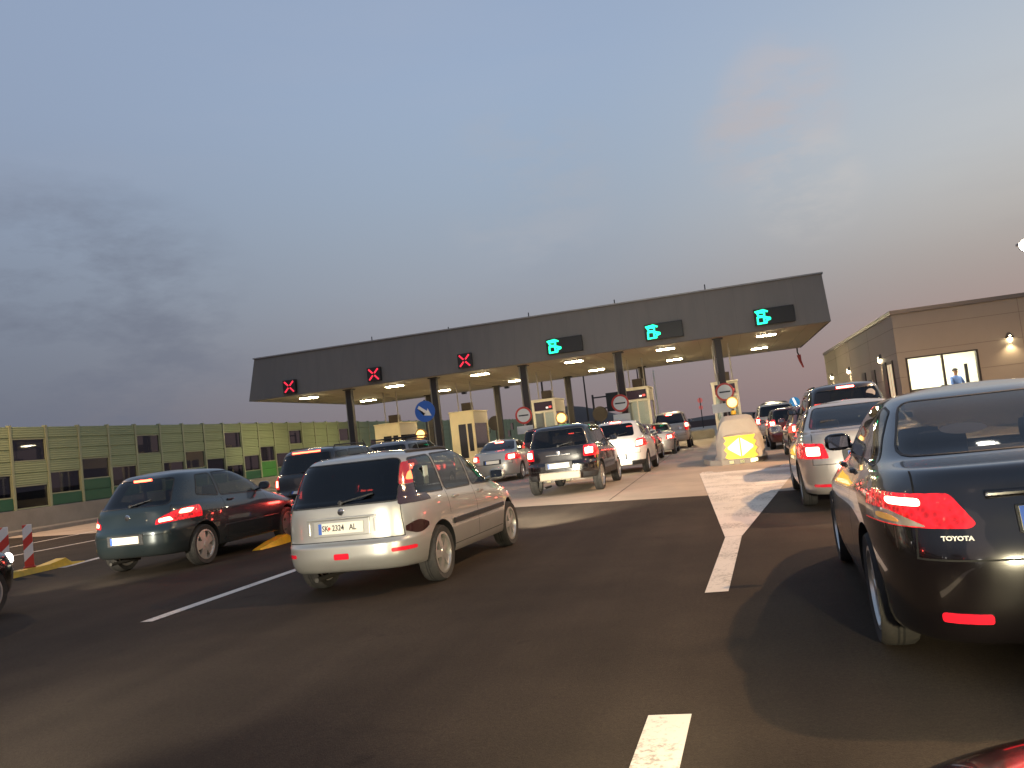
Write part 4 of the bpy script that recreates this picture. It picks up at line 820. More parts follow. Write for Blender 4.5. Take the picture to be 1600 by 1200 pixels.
def car(name, label, cat, kind, x, yr, L, W, H, head, pm, lamps, axle=.82, wb=2.6, wr=.31, Q=22, sub=4, gmat=None, rglass=None, plate=None, plate_z=.62, high=None, high_w=.16, rails=False, spokes=5, style=0, reflect=None, extras=None, lower=None, group='queue of cars at the toll lanes', beams=0, seats=True, lights=True, rear=None, core_m=None, pd=0.):
    """x, yr: centre of the rear bumper on the ground; head: heading in degrees, clockwise"""
    rz = -R(head); root = empty(name, (x + math.sin(R(head))*L/2, yr + math.cos(R(head))*L/2, 0), rz, label, cat, group)
    k = H/BASEH[kind]; rows = pchip([(a*k, b*k, c, d, e, n1, n2) for a, b, c, d, e, n1, n2 in PROF[kind]], sub)
    bm = bmesh.new(); rings = [[bm.verts.new(p) for p in ring(r, L, W, Q)] for r in rows]; n = len(rings[0])
    for A, B in zip(rings, rings[1:]):
        for i in range(n): bm.faces.new((A[i], A[(i+1) % n], B[(i+1) % n], B[i]))
    # roof and floor
    top = rings[-1]; cy = sum(v.co.y for v in top)/n; tz = max(v.co.z for v in top)
    inner = [bm.verts.new((v.co.x*.5, cy+(v.co.y-cy)*.6, v.co.z+.012)) for v in top]
    for i in range(n): bm.faces.new((top[i], top[(i+1) % n], inner[(i+1) % n], inner[i]))
    c = bm.verts.new((0, cy, tz+.016))
    for i in range(n): bm.faces.new((inner[i], inner[(i+1) % n], c))
    c = bm.verts.new((0, 0, rows[0][0]))
    for i in range(n): bm.faces.new((rings[0][(i+1) % n], rings[0][i], c))
    bmesh.ops.recalc_face_normals(bm, faces=bm.faces[:])
    # wheel arches
    tmp = bpy.data.meshes.new('tmp'); bm.to_mesh(tmp); bm.free(); to = bpy.data.objects.new('tmp', tmp); col.objects.link(to)
    for _ in range(9): tmp.materials.append(None)
    cb = bmesh.new(); ya = -L/2+axle
    for yy in (ya, ya+wb):
        for sg in (-1, 1):
            bmesh.ops.create_cone(cb, cap_ends=True, segments=40, radius1=wr+.045, radius2=wr+.045, depth=.6, matrix=Matrix.Translation((sg*(W/2+.06), yy, wr+.012)) @ Matrix.Rotation(R(90), 4, 'Y'))
    cm_ = bpy.data.meshes.new('tmpc'); cb.to_mesh(cm_); cb.free()
    for _ in range(9): cm_.materials.append(None)
    for p in cm_.polygons: p.material_index = 1
    cc = bpy.data.objects.new('tmpc', cm_); col.objects.link(cc)
    md = to.modifiers.new('b', 'BOOLEAN'); md.operation = 'DIFFERENCE'; md.object = cc; md.solver = 'EXACT'
    me = bpy.data.meshes.new_from_object(to.evaluated_get(bpy.context.evaluated_depsgraph_get()))
    bm = bmesh.new(); bm.from_mesh(me)
    for o in (to, cc): bpy.data.objects.remove(o)
    bvh = BVHTree.FromBMesh(bm)
    def rear_y(px, pz):
        h = bvh.ray_cast(Vector((px, -L, pz)), Vector((0, 1, 0))); return (h[0].y, h[1]) if h[0] is not None else (-L/2, Vector((0, -1, 0)))
    def front_y(px, pz):
        h = bvh.ray_cast(Vector((px, L, pz)), Vector((0, -1, 0))); return (h[0].y, h[1]) if h[0] is not None else (L/2, Vector((0, 1, 0)))
    def side_x(py, pz, sg):
        h = bvh.ray_cast(Vector((sg*W, py, pz)), Vector((-sg, 0, 0))); return h[0].x if h[0] is not None else sg*W/2
    g = GL[kind]; Y = lambda d: d - L/2; sc = lambda P, r=.05: rpoly([(Y(d), z*k) for d, z in P], r)
    wsc = W/1.75
    # 2 = side glass, 3 = rear glass, 4 = windscreen, 5 = lamp shells, 6 = lamp cores, 7 = lower dark trim, 8 = gaps
    for P in g['side']:
        for sg in (-1, 1):
            region(bm, sc(P), 'X', sg, 2, (0,), .35); sb, f2 = split(bm, 2); obj('side_window', sb, gmat or G_DARK, root, 40)
            bmesh.ops.delete(bm, geom=[f for f in f2 if f.is_valid], context='FACES')
    rg = rear or g['rear']
    region(bm, rpoly([(a*wsc, z*k) for a, z in rg], .07), 'Y', -1, 3, (0,))
    region(bm, rpoly([(a*wsc, z*k) for a, z in g['wind']], .06), 'Y', 1, 4, (0,))
    if lower:      # dark bumper / sill trim below a height
        for sg in (-1, 1): region(bm, [(-L, 0), (L, 0), (L, lower), (-L, lower)], 'X', sg, 7, (0,), .2)
    # door and tailgate gaps
    for sg in (-1, 1):
        P = g['side']; xs_ = sorted({p[0][0] for p in P[1:]} | {P[-1][1][0]-.0})
        for j, d in enumerate(xs_):
            z0, z1 = .34*k, (1.0 if j < len(xs_)-1 else .96)*k
            if abs(Y(d)-ya) < wr+.06: z0 = .70*k
            if abs(Y(d)-ya-wb) < wr+.08: d -= .0; z0 = .74*k
            region(bm, [(Y(d)-.028, z0), (Y(d)-.020, z0), (Y(d)-.020, z1), (Y(d)-.028, z1)], 'X', sg, 8, (0, 7), .3)
        region(bm, [(Y(P[1][0][0])-.02, .335*k), (Y(P[-1][1][0]), .335*k), (Y(P[-1][1][0]), .343*k), (Y(P[1][0][0])-.02, .343*k)], 'X', sg, 8, (0, 7), .3)
    rb = .58*k if kind != 'sedan' else .62*k
    gw = .70*wsc
    region(bm, [(-gw, rb), (gw, rb), (gw, rb+.009), (-gw, rb+.009)], 'Y', -1, 8, (0,))
    for sg in (-1, 1): region(bm, [(sg*gw, rb), (sg*(gw+.008), rb), (sg*(gw-.03), (.99 if kind != 'sedan' else 1.04)*k), (sg*(gw-.038), (.99 if kind != 'sedan' else 1.04)*k)], 'Y', -1, 8, (0,))
    made = []
    for li, (ln, shell, poly, core, cmat) in enumerate(lamps):
        for sg in (1, -1):
            P = poly if sg > 0 else mirror_x(poly)
            region(bm, rpoly(P, .025), 'Y', -1, 5, (0, 3, 8), .08)
            cores = core if isinstance(core, list) and core and isinstance(core[0], list) else ([core] if core else [])
            for cpoly in cores: region(bm, rpoly(cpoly if sg > 0 else mirror_x(cpoly), .02), 'Y', -1, 6, (5,), .05)
            sb, f5 = split(bm, 5, .006); cb2, f6 = split(bm, 6, .009)
            lo = obj(ln, sb, shell, root, 40)
            if len(cb2.faces): obj('lit_bulb' if cmat in (CORE, CORE_P, CORE_B) else 'lamp_segment', cb2, cmat, lo, 40)
            else: cb2.free()
            for f in f5+f6: 
                if f.is_valid: f.material_index = 1
    for (x0, x1, z0, z1) in (reflect or []):
        for sg in ((1, -1) if x0 > 0 else (1,)):
            region(bm, rpoly([(sg*x0, z0), (sg*x1, z0), (sg*x1, z1), (sg*x0, z1)], .015), 'Y', -1, 5, (0, 7), .05); sb, f5 = split(bm, 5, .006); obj('red_reflector', sb, REFLX, root, 40)
            for f in f5:
                if f.is_valid: f.material_index = 1
    for mi, nm, gm in ((3, 'rear_window', rglass or gmat or G_DARK), (4, 'windscreen', G_MID)):
        sb, fs = split(bm, mi); 
        obj(nm, sb, gm, root, 40)
        # dark rubber surround: keep a thin rim of each pane as trim on the body
        bmesh.ops.delete(bm, geom=[f for f in fs if f.is_valid], context='FACES')
    for f in bm.faces:
        f.material_index = {0: 0, 1: 1, 7: 2, 8: 3}.get(f.material_index, 1)
    body = obj('body', bm, [pm, BLACK, BLACK, SEAM], root, 32)
    # window seals as thin strips round the side glass
    for o in [c_ for c_ in root.children if c_.name.startswith(('side_window', 'rear_window'))]:
        b = bmesh.new(); b.from_mesh(o.data); be = [e for e in b.edges if e.is_boundary]; sb = bmesh.new(); b.normal_update()
        for e in be:
            f = e.link_faces[0]; mid = (e.verts[0].co+e.verts[1].co)/2; inn = (f.calc_center_median()-mid); d = (e.verts[1].co-e.verts[0].co)
            if d.length < 1e-6: continue
            inn = f.normal.cross(d).normalized(); inn = inn if inn.dot(f.calc_center_median()-mid) > 0 else -inn
            up = f.normal*.003; q = [e.verts[0].co+up-inn*.009, e.verts[1].co+up-inn*.009, e.verts[1].co+up+inn*.008, e.verts[0].co+up+inn*.008]
            sb.faces.new([sb.verts.new(p) for p in q])
        b.free(); obj('window_seal', sb, BLACK, o)
    # wheels
    for yy in (ya, ya+wb):
        for sg in (-1, 1): wheel(root, sg*(W/2-.115), yy, wr, sg, spokes, .20, style)
    # wing mirrors and handles
    dm = Y(g['side'][-1][1][0]); zm = (g['side'][-1][1][1]+.05)*k
    for sg in (-1, 1):
        sx_ = side_x(dm-.18, zm, sg); b = bmesh.new(); bmesh.ops.create_uvsphere(b, u_segments=16, v_segments=10, radius=1); 
        for v in b.verts:
            v.co = Vector((math.copysign(abs(v.co.x)**.7, v.co.x)*.105, math.copysign(abs(v.co.y)**.8, v.co.y)*.062 if v.co.y > 0 else max(v.co.y*.062, -.03), math.copysign(abs(v.co.z)**.7, v.co.z)*.072))
        bmesh.ops.translate(b, vec=(sx_+sg*.16, dm-.16, zm+.045), verts=b.verts[:]); tube(b, [(sx_-sg*.02, dm-.16, zm-.02), (sx_+sg*.09, dm-.165, zm+.01)], .022, 8)
        mo = obj('wing_mirror', b, pm if kind != 'suv' else BLACK, root, 50)
        b = bmesh.new(); box(b, sx_+sg*.16-.075, sx_+sg*.16+.075, dm-.197, dm-.193, zm+.0, zm+.09); obj('mirror_glass', b, mat('mirror', (.6, .6, .6), .03, 1.), mo)
        for P in g['side'][1:]:
            hy = Y(P[0][0])+.10; hz = (P[0][1]-.09)*k; hx = side_x(hy, hz, sg); b = bmesh.new(); box(b, min(hx-sg*.01, hx+sg*.028), max(hx-sg*.01, hx+sg*.028), hy, hy+.16, hz-.013, hz+.017, 0, .008); obj('door_handle', b, pm, root)
    # high brake light, plate
    if high:
        hy, hn = rear_y(0, high); b = bmesh.new(); box(b, -high_w, high_w, hy-.022, hy+.03, high-.018, high+.018, 0, .006); obj('high_brake_light', b, CORE_B if core_m is None else core_m, root)
    if plate is not None:
        py, pn = rear_y(0, plate_z); py -= .006; M0 = Matrix.Translation((plate.get('x', 0), py, plate_z)) @ Matrix.Rotation(math.atan2(pn.z, -pn.y)*-1, 4, 'X')
        b = bmesh.new(); sw = plate.get('sur', .33); box(b, -sw, sw, -.003, .03, -.085 if sw > .3 else -.066, .085 if sw > .3 else .066, 0, .008, M0); box(b, -.26, .26, -.014, -.0035, -.056, .056, 1, 0, M0); box(b, -.259, -.222, -.0155, -.0142, -.055, .055, 2, 0, M0); box(b, -.265, .265, -.013, -.003, -.0615, -.0565, 0, 0, M0)
        po = obj('number_plate', b, [BLACK if plate.get('dark', True) else pm, PLATE_Y if plate.get('cream') else PLATE, PBLUE], root)
        for s_, px, sz, mt in plate.get('text', []): text('plate_text', s_, sz, mt, po, M0 @ Matrix.Translation((px, -.0165, 0)) @ REAR_TXT, .001, plate.get('w', .9))
        if plate.get('heart'): 
            b = bmesh.new(); disc(b, (plate['heart'], 0, 0), .017, -.0165, -.0143, 14); [setattr(v, 'co', M0 @ v.co) for v in b.verts]; obj('plate_emblem', b, PRED, po)
    # underside bits: exhaust, tow loop shadow pan, wiper
    if name != 'black_saloon': b = bmesh.new(); tube(b, [(-W*.24, -L/2+.8, .185*k), (-W*.24, -L/2+.14, .19*k)], .026, 10); obj('exhaust', b, mat('exhaust_steel', (.05, .045, .04), .7, .3), root)
    if kind != 'sedan':
        wz = rg[0][1]*k+.03; wy, wn_ = rear_y(0, wz); wy2, _ = rear_y(.36, wz+.07); b = bmesh.new(); tube(b, [(0, wy-.02, wz), (.18, (wy+wy2)/2-.025, wz+.035), (.36, wy2-.02, wz+.07)], .009, 6); lathe(b, [(.002, -.03), (.025, -.025), (.028, .02)], 10, 'Y', 0, (0, wy, wz)); obj('rear_wiper', b, BLACK, root)
    if rails:
        rp = rows[-6]; rz_ = H-.085*k
        for sg in (-1, 1):
            xx = sg*(W/2-.315*wsc); b = bmesh.new(); h = .075 if rails is True else rails
            tube(b, [(xx, Y(.62), rz_+.0), (xx, Y(.70), rz_+h), (xx, Y(1.6), rz_+h+.01), (xx, Y(L-2.25), rz_+h-.005), (xx, Y(L-2.15), rz_-.03)], .017, 8); obj('roof_rail', b, BLACK, root, 50)
    if seats:
        rowy = [Y(L-2.45), Y(L-3.3)] if kind != 'sedan' else [Y(L-2.75), Y(L-3.55)]
        for ry in rowy:
            for sx_ in (-.37, .37):
                b = bmesh.new(); box(b, sx_-.24, sx_+.24, ry-.10, ry+.06, .5*k, 1.0*k, 0, .06); box(b, sx_-.24, sx_+.24, ry+.06, ry+.5, .42*k, .58*k, 0, .05); st = obj('seat', b, SEAT, root, 40)
                b = bmesh.new(); box(b, sx_-.13, sx_+.13, ry-.10, ry-.0, 1.02*k, 1.20*k, 0, .04); tube(b, [(sx_-.06, ry-.05, .95*k), (sx_-.06, ry-.05, 1.04*k)], .008, 6); tube(b, [(sx_+.06, ry-.05, .95*k), (sx_+.06, ry-.05, 1.04*k)], .008, 6); obj('headrest', b, SEAT, st, 40)
        b = bmesh.new(); box(b, -W*.42, W*.42, Y(L-1.75), Y(L-1.45), .55*k, .95*k, 0, .06); obj('dashboard', b, BLACK, root)
        if kind == 'sedan': b = bmesh.new(); box(b, -W*.40, W*.40, Y(.62), Y(1.22), 1.015*k, 1.035*k, 0, .01); obj('parcel_shelf', b, SEAT, root)
    # headlights (on, as everything in the queue has)
    for sg in (-1, 1):
        hx = sg*W*.33; hz = .66*k; fy, fn = front_y(hx, hz); b = bmesh.new(); lathe(b, [(.002, .006), (.05, .004), (.075, -.02), (.075, -.06)], 18, 'Y', 0, (hx, fy+.0, hz)); ho = obj('headlight', b, HEADL if beams else CLEARL, root, 60)
        if beams:
            l = bpy.data.lights.new('headlight_beam', 'SPOT'); l.energy = beams; l.color = (1, .90, .70); l.spot_size = R(58); l.spot_blend = 1.0; l.shadow_soft_size = .05
            lo = bpy.data.objects.new('headlight_beam', l); col.objects.link(lo); lo.parent = root; lo.location = (hx, fy+.06, hz); lo.rotation_euler = (R(87.5), 0, 0)
    if extras: extras(root, dict(L=L, W=W, H=H, k=k, Y=Y, rear_y=rear_y, side_x=side_x, pm=pm, ya=ya, front_y=front_y))
    return root
def badge(root, a, z, r=.045):
    y, _ = a['rear_y'](0, z); b = bmesh.new(); lathe(b, [(.002, -.012), (r*.8, -.010), (r, 0), (r, .006)], 20, 'Y', 0, (0, y, z)); obj('badge', b, CHROME, root, 40)

silver = paint('silver_paint', (.40, .39, .365), .6, .28); green = paint('dark_green_paint', (.013, .022, .026), .35, .22, 1., .25); blackp = paint('black_paint', (.004, .003, .0035), .0, .13, 1., .0); black2 = paint('black_paint_dusty', (.012, .011, .014), .2, .24)
whitep = paint('white_paint', (.70, .68, .64), .0, .3); grey = paint('grey_paint', (.16, .16, .165), .5, .3); dred = paint('dark_red_paint', (.10, .012, .012), .3, .25); silver2 = paint('warm_silver_paint', (.40, .36, .32), .55, .3); beige = paint('pale_beige_paint', (.50, .45, .38), .2, .35)

# --- silver estate in the middle of the photo
def x_estate(root, a):
    Y, k = a['Y'], a['k']; L, W = a['L'], a['W']
    badge(root, a, .885, .04)
    # recess round the plate, bumper ends, rubbing strips, dark rear cladding, sticker in the side glass
    y, _ = a['rear_y'](0, .73); b = bmesh.new()
    box(b, -.40, -.365, y-.004, y+.03, .66, .80, 0, .01); box(b, .365, .40, y-.004, y+.03, .66, .80, 0, .01); box(b, -.40, .40, y-.012, y+.03, .81, .835, 0, .01); obj('plate_recess', b, a['pm'], root)
    for sg in (-1, 1):
        b = bmesh.new(); n = 8; pts = []
        for i in range(n+1): 
            yy = Y(1.12)+(Y(2.95)-Y(1.12))*i/n; pts.append((a['side_x'](yy, .60, sg)+sg*.004, yy, .60))
        for p, q in zip(pts, pts[1:]):
            f = [b.verts.new((p[0]+sg*o_, p[1], p[2]+z_)) for o_, z_ in ((0, -.03), (.014, -.024), (.014, .024), (0, .03))]; g_ = [b.verts.new((q[0]+sg*o_, q[1], q[2]+z_)) for o_, z_ in ((0, -.03), (.014, -.024), (.014, .024), (0, .03))]
            for i in range(3): b.faces.new((f[i], f[i+1], g_[i+1], g_[i]))
        bmesh.ops.recalc_face_normals(b, faces=b.faces[:]); obj('rubbing_strip', b, BLACK, root, 40)
        # black corner insert in the bumper
        b = bmesh.new(); R_ = []
        for i in range(9):
            t_ = i/8; yy = Y(.17)+(Y(.50)-Y(.17))*t_; xx = a['side_x'](yy, .66, sg); h_ = .065*math.sin(math.pi*(.12+.8*t_)); R_.append([b.verts.new((xx+sg*.005, yy-.004*(1-t_), .655+s_*h_)) for s_ in (-1, -.4, .4, 1)])
        for A, B in zip(R_, R_[1:]):
            for i in range(3): b.faces.new((A[i], A[i+1], B[i+1], B[i]))
        bmesh.ops.recalc_face_normals(b, faces=b.faces[:]); obj('bumper_insert', b, SMOKE, root, 50)
    b = bmesh.new(); xx = a['side_x'](Y(.78), 1.12, 1); box(b, xx-.012, xx-.008, Y(.70), Y(.80), 1.06, 1.26, 0, .01); obj('window_sticker', b, mat('pale_sticker', (.45, .5, .45), .6), root)
    b = bmesh.new(); tube(b, [(0, Y(.9), 1.445), (0, Y(.72), 1.62)], .006, 6); box(b, -.03, .03, Y(.86), Y(.98), 1.44, 1.47, 0, .01); obj('roof_aerial', b, BLACK, root)
car('silver_estate', 'silver estate car with black tailgate window and white number plate, centre left', 'car', 'estate', -3.97, 7.92, 4.03, 1.66, 1.47, 3., silver,
    [('tail_lamp', LENS_OFF, [(.60, 1.10), (.86, 1.10), (.86, 1.33), (.575, 1.33)], [(.64, 1.14), (.80, 1.13), (.77, 1.21), (.64, 1.23)], mat('dim_tail_glow', (.8, .1, .05), .3, emit=(1, .17, .05), es=3.2)), ('lower_tail_lamp', SMOKE, [(.62, .90), (.86, .90), (.86, 1.095), (.60, 1.095)], None, None)],
    axle=.80, wb=2.46, wr=.300, Q=30, sub=5, rails=.05, rglass=G_PRIV, gmat=G_MID, plate=dict(dark=False, heart=-.135, w=.82, text=[('SK', -.178, .085, INK), ('2324', -.03, .085, INK), ('AL', .14, .085, INK)]), plate_z=.725,
    reflect=[(.55, .74, .44, .48), (-.085, .085, .405, .465)], extras=x_estate, beams=4200, spokes=5)
# --- dark green hatchback on the left
def x_hatch(root, a):
    badge(root, a, .90, .05); Y = a['Y']
    for sg in (-1, 1):
        b = bmesh.new(); y0, y1 = Y(1.35), Y(3.0); x0 = a['side_x'](y0, .56, sg); x1 = a['side_x'](y1, .56, sg); box(b, min(x0, x1)-.004 if sg < 0 else min(x0, x1), (max(x0, x1) if sg < 0 else max(x0, x1)+.008), y0, y1, .545, .575, 0, .004)
        obj('rubbing_strip', b, a['pm'], root)
car('green_hatchback', 'dark green three door hatchback with alloy wheels at the left', 'car', 'hatch', -9.22, 11.15, 4.2, 1.76, 1.58, 1., green,
    [('tail_lamp', LENS, [(.50, .755), (.95, .80), (.95, 1.02), (.86, 1.02), (.68, .92), (.52, .85)], [[(.55, .785), (.72, .80), (.68, .86), (.55, .84)], [(.75, .88), (.82, .88), (.82, .95), (.76, .95)]], CORE)],
    axle=.82, wb=2.6, wr=.325, Q=28, sub=5, gmat=G_MID, rglass=G_MID, plate=dict(), plate_z=.56, high=1.455, spokes=5, style=1, extras=x_hatch)
# --- black saloon, right foreground
def x_saloon(root, a):
    badge(root, a, .985, .05); y, _ = a['rear_y'](-.48, .72)
    ya_, yb_ = a['rear_y'](-.63, .722)[0], a['rear_y'](-.49, .722)[0]; text('maker_lettering', 'TOYOTA', .030, mat('bright_lettering', (.78, .76, .72), .35, .2), root, Matrix.Translation((-.56, (rear_mid_ := a['rear_y'](-.56, .722)[0])-.005, .722)) @ Matrix.Rotation(math.atan2(yb_-ya_, .14), 4, 'Z') @ REAR_TXT, .001, 1.15)
    y, _ = a['rear_y'](0, .93); b = bmesh.new(); box(b, -.42, .42, y-.022, y+.03, .90, .935, 0, .012); obj('tailgate_trim', b, CHROME if False else a['pm'], root)
    ys = a['Y'](1.02); b = bmesh.new(); vs_ = []
    for i in range(20): 
        t_ = 2*math.pi*i/20; vs_.append((-.30+.12*math.cos(t_), 1.20+.028*math.sin(t_)))
    yv = [a['rear_y'](px, pz)[0]+.004 for px, pz in vs_]; b.faces.new([b.verts.new((px, yy, pz)) for (px, pz), yy in zip(vs_, yv)]); obj('window_sticker', b, mat('pale_sticker2', (.32, .29, .30), .6), root)
car('black_saloon', 'shiny black saloon with red tail lamps in the right foreground', 'car', 'sedan', 1.54, 4.24, 4.76, 1.80, 1.45, 2.8, blackp,
    [('reversing_lamp', CLEARL, [(.66, .772), (.98, .775), (.98, .842), (.80, .842)], [(.76, .785), (.84, .79), (.84, .82), (.79, .82)], AMBERL), ('tail_lamp', LENS, [(.47, .785), (.50, .765), (.98, .77), (.98, .925), (.56, .932)], [(.675, .868), (.80, .870), (.80, .907), (.675, .907)], CORE_P)],
    axle=1.0, wb=2.78, wr=.325, Q=34, sub=6, gmat=G_MID, rglass=G_MID, plate=dict(cream=True, x=-.035, sur=.272), plate_z=.80, spokes=7, style=0,
    reflect=[(.46, .66, .325, .372)], extras=x_saloon, beams=500)
# --- silver saloon ahead of it
car('silver_saloon', 'silver saloon between the black saloon and the dark off-roader', 'car', 'sedan', 1.78, 11.75, 4.5, 1.76, 1.45, 1.5, silver2,
    [('tail_lamp', LENS, [(.50, .70), (.95, .70), (.95, .92), (.55, .90)], [(.60, .74), (.76, .74), (.76, .86), (.60, .86)], CORE_P)], axle=1.0, wb=2.6, wr=.31, plate=dict(), plate_z=.72, reflect=[(.5, .72, .32, .36)], spokes=5, style=2, gmat=G_MID)
# --- dark off-roader ahead, right lane
car('dark_off_roader', 'tall dark red-lit off-roader with high tail lamps ahead of the silver saloon', 'car', 'suv', 2.50, 18.1, 4.5, 1.80, 1.84, 0.5, black2,
    [('tail_lamp', LENS, [(.70, .95), (.95, .95), (.95, 1.50), (.66, 1.45), (.74, 1.1)], [(.72, 1.30), (.86, 1.30), (.86, 1.43), (.72, 1.43)], CORE_P)], axle=.85, wb=2.62, wr=.34, Q=16, sub=3, plate=dict(), plate_z=.85, high=1.735, high_w=.17, core_m=CORE_P, rails=.05,
    extras=lambda root, a: obj('window_sticker', (lambda b: (disc(b, (.46, a['rear_y'](.46, 1.55)[0]-.005, 1.55), .09, 0, .004, 18), b)[1])(bmesh.new()), mat('pale_sticker3', (.6, .55, .5), .6), root))
# --- far right lane queue
rl = [('tail_lamp', LENS, [(.52, .74), (.95, .74), (.95, .98), (.56, .96)], [(.58, .78), (.76, .78), (.76, .92), (.58, .92)], CORE_P)]
car('dark_hatchback', 'dark hatchback half hidden behind the silver saloon in the right lane', 'car', 'hatch5', 2.55, 23.9, 4.2, 1.76, 1.50, 0, dred, rl, Q=14, sub=3, plate=dict(), high=1.43, core_m=CORE_P, style=2)
car('dark_estate', 'dark estate car beside the concrete nose, second farthest in the right lane', 'car', 'estate', 2.35, 31.2, 4.3, 1.74, 1.48, 0, dred, [('tail_lamp', LENS, [(.58, .80), (.95, .80), (.95, 1.1), (.60, 1.08)], [(.62, .84), (.76, .84), (.76, 1.0), (.62, 1.0)], CORE_P)], Q=14, sub=3, plate=dict(), style=2)
car('pale_van', 'pale van with dark rear window in the right lane beyond the dark estate', 'van', 'suv', 2.2, 37.6, 4.6, 1.85, 1.75, 0, beige, [('tail_lamp', LENS, [(.70, .85), (.95, .85), (.95, 1.2), (.72, 1.18)], [(.72, .9), (.84, .9), (.84, 1.1), (.72, 1.1)], CORE_P)], Q=14, sub=3, plate=dict(), style=2)
# --- lane of the black off-roader
def x_duster(root, a):
    badge(root, a, 1.0, .05); L = a['L']; b = bmesh.new(); y, _ = a['rear_y'](0, .48)
    box(b, -.50, .50, y-.02, y+.06, .36, .56, 0, .03); obj('skid_plate', b, mat('bumper_silver', (.22, .19, .145), .5, .2), root)
    b = bmesh.new(); y, _ = a['rear_y'](0, .97); box(b, -.30, .30, y-.02, y+.02, .94, .965, 0, .006); obj('tailgate_handle', b, CHROME, root)
car('black_off_roader', 'black off-roader with round red tail lamps and pale bumper plate, centre', 'car', 'suv', -3.92, 19.45, 4.32, 1.82, 1.68, 1.5, blackp,
    [('tail_lamp', LENS, [(.60, .86), (.98, .86), (.98, 1.12), (.62, 1.12)], [(.645, .92), (.80, .92), (.80, 1.06), (.645, 1.06)], CORE_P)], axle=.80, wb=2.67, wr=.345, Q=20, sub=4, plate=dict(), plate_z=.70, rails=.05, lower=.50, gmat=G_DARK, extras=x_duster, beams=420, style=0)
car('white_hatchback', 'white hatchback with oval rear window, ahead of the black off-roader', 'car', 'hatch5', -3.25, 24.95, 4.2, 1.78, 1.66, 1, whitep,
    [('tail_lamp', LENS, [(.58, .80), (.95, .84), (.95, 1.08), (.62, 1.04)], [(.60, .84), (.78, .86), (.78, 1.0), (.62, .99)], CORE_P)], Q=18, sub=4, plate=dict(), plate_z=.55, high=1.60, core_m=CORE_P, rear=[(-.56, 1.06), (.56, 1.06), (.50, 1.40), (-.50, 1.40)], lower=.42, wr=.33)
car('dark_red_hatchback', 'dark red hatchback ahead of the white hatchback', 'car', 'hatch5', -3.5, 31.4, 4.2, 1.76, 1.52, 1, dred, rl, Q=14, sub=3, plate=dict(), high=1.45, core_m=CORE_P, style=2, beams=260)
car('grey_saloon', 'warm grey saloon ahead of the dark red hatchback', 'car', 'sedan', -3.1, 37.2, 4.5, 1.76, 1.45, 0, silver2, [('tail_lamp', LENS, [(.50, .70), (.95, .70), (.95, .92), (.55, .90)], [(.58, .74), (.76, .74), (.76, .86), (.58, .86)], CORE_P)], Q=14, sub=3, plate=dict(), plate_z=.72, style=2)
car('beige_van', 'tall pale beige van farthest in the lane left of the right nose', 'van', 'suv', -2.75, 43.6, 4.7, 1.9, 1.98, 0, beige, [('tail_lamp', LENS, [(.74, .95), (.98, .95), (.98, 1.4), (.74, 1.4)], [(.76, 1.12), (.90, 1.12), (.90, 1.3), (.76, 1.3)], CORE_P)], Q=14, sub=3, plate=dict(), plate_z=.7, style=2, high=1.80, core_m=CORE_P)
# --- middle lane
car('silver_sedan', 'silver saloon with glaring boot beyond the silver estate', 'car', 'sedan', -8.15, 28.6, 4.5, 1.76, 1.50, 0, silver, [('tail_lamp', LENS, [(.46, .76), (.95, .76), (.95, 1.0), (.50, .98)], [(.58, .80), (.76, .80), (.76, .94), (.58, .94)], CORE_P)], Q=16, sub=4, axle=1.0, wb=2.6, plate=dict(), plate_z=.72, high=1.40, core_m=CORE_P, style=2)
car('red_people_carrier', 'tall dark red people carrier ahead of the glaring silver saloon', 'car', 'suv', -8.1, 36.2, 4.5, 1.82, 1.85, 0, dred, [('tail_lamp', LENS, [(.62, .95), (.95, .95), (.95, 1.3), (.66, 1.28)], [(.66, 1.0), (.82, 1.0), (.82, 1.2), (.66, 1.2)], CORE_P)], Q=14, sub=3, plate=dict(), plate_z=.8, high=1.72, core_m=CORE_P, style=2)
car('dark_blue_hatchback', 'dark blue hatchback mostly hidden beyond the silver estate', 'car', 'hatch5', -7.35, 14.3, 4.1, 1.70, 1.50, 0, paint('dark_blue_paint', (.012, .018, .032), .4, .2), rl, Q=18, sub=4, plate=dict(), gmat=G_DARK, style=2)
# --- left lane
car('black_roof_rail_car', 'black off-roader with roof rails and long red brake light behind the green hatchback', 'car', 'suv', -9.55, 17.4, 4.5, 1.82, 1.80, 1, blackp, [('tail_lamp', LENS, [(.62, .9), (.95, .9), (.95, 1.25), (.66, 1.2)], [(.66, .95), (.82, .95), (.82, 1.1), (.66, 1.1)], CORE)], Q=18, sub=4, plate=dict(), plate_z=.8, high=1.70, high_w=.36, rails=.09, wr=.34)
car('grey_roof_bar_car', 'grey off-roader with roof bars ahead of the black roof rail car', 'car', 'suv', -9.75, 22.6, 4.5, 1.80, 1.82, 1, grey, [('tail_lamp', LENS, [(.62, .9), (.95, .9), (.95, 1.25), (.66, 1.2)], [(.66, .95), (.82, .95), (.82, 1.1), (.66, 1.1)], CORE)], Q=14, sub=3, plate=dict(), plate_z=.8, rails=.09,
    extras=lambda root, a: [obj('roof_bar', (lambda b: (tube(b, [(-.75, a['Y'](d), 1.90), (.75, a['Y'](d), 1.90)], .02, 8), b)[1])(bmesh.new()), BLACK, root) for d in (1.1, 1.9)])
# --- car at the left edge, headlamp on, and our own car's bonnet
car('following_car', 'dark car nose with lit headlamp cut off by the left edge', 'car', 'hatch5', -9.68, 4.84, 4.2, 1.74, 1.50, 0, blackp, rl, Q=20, sub=4, plate=dict(), beams=500, style=2)


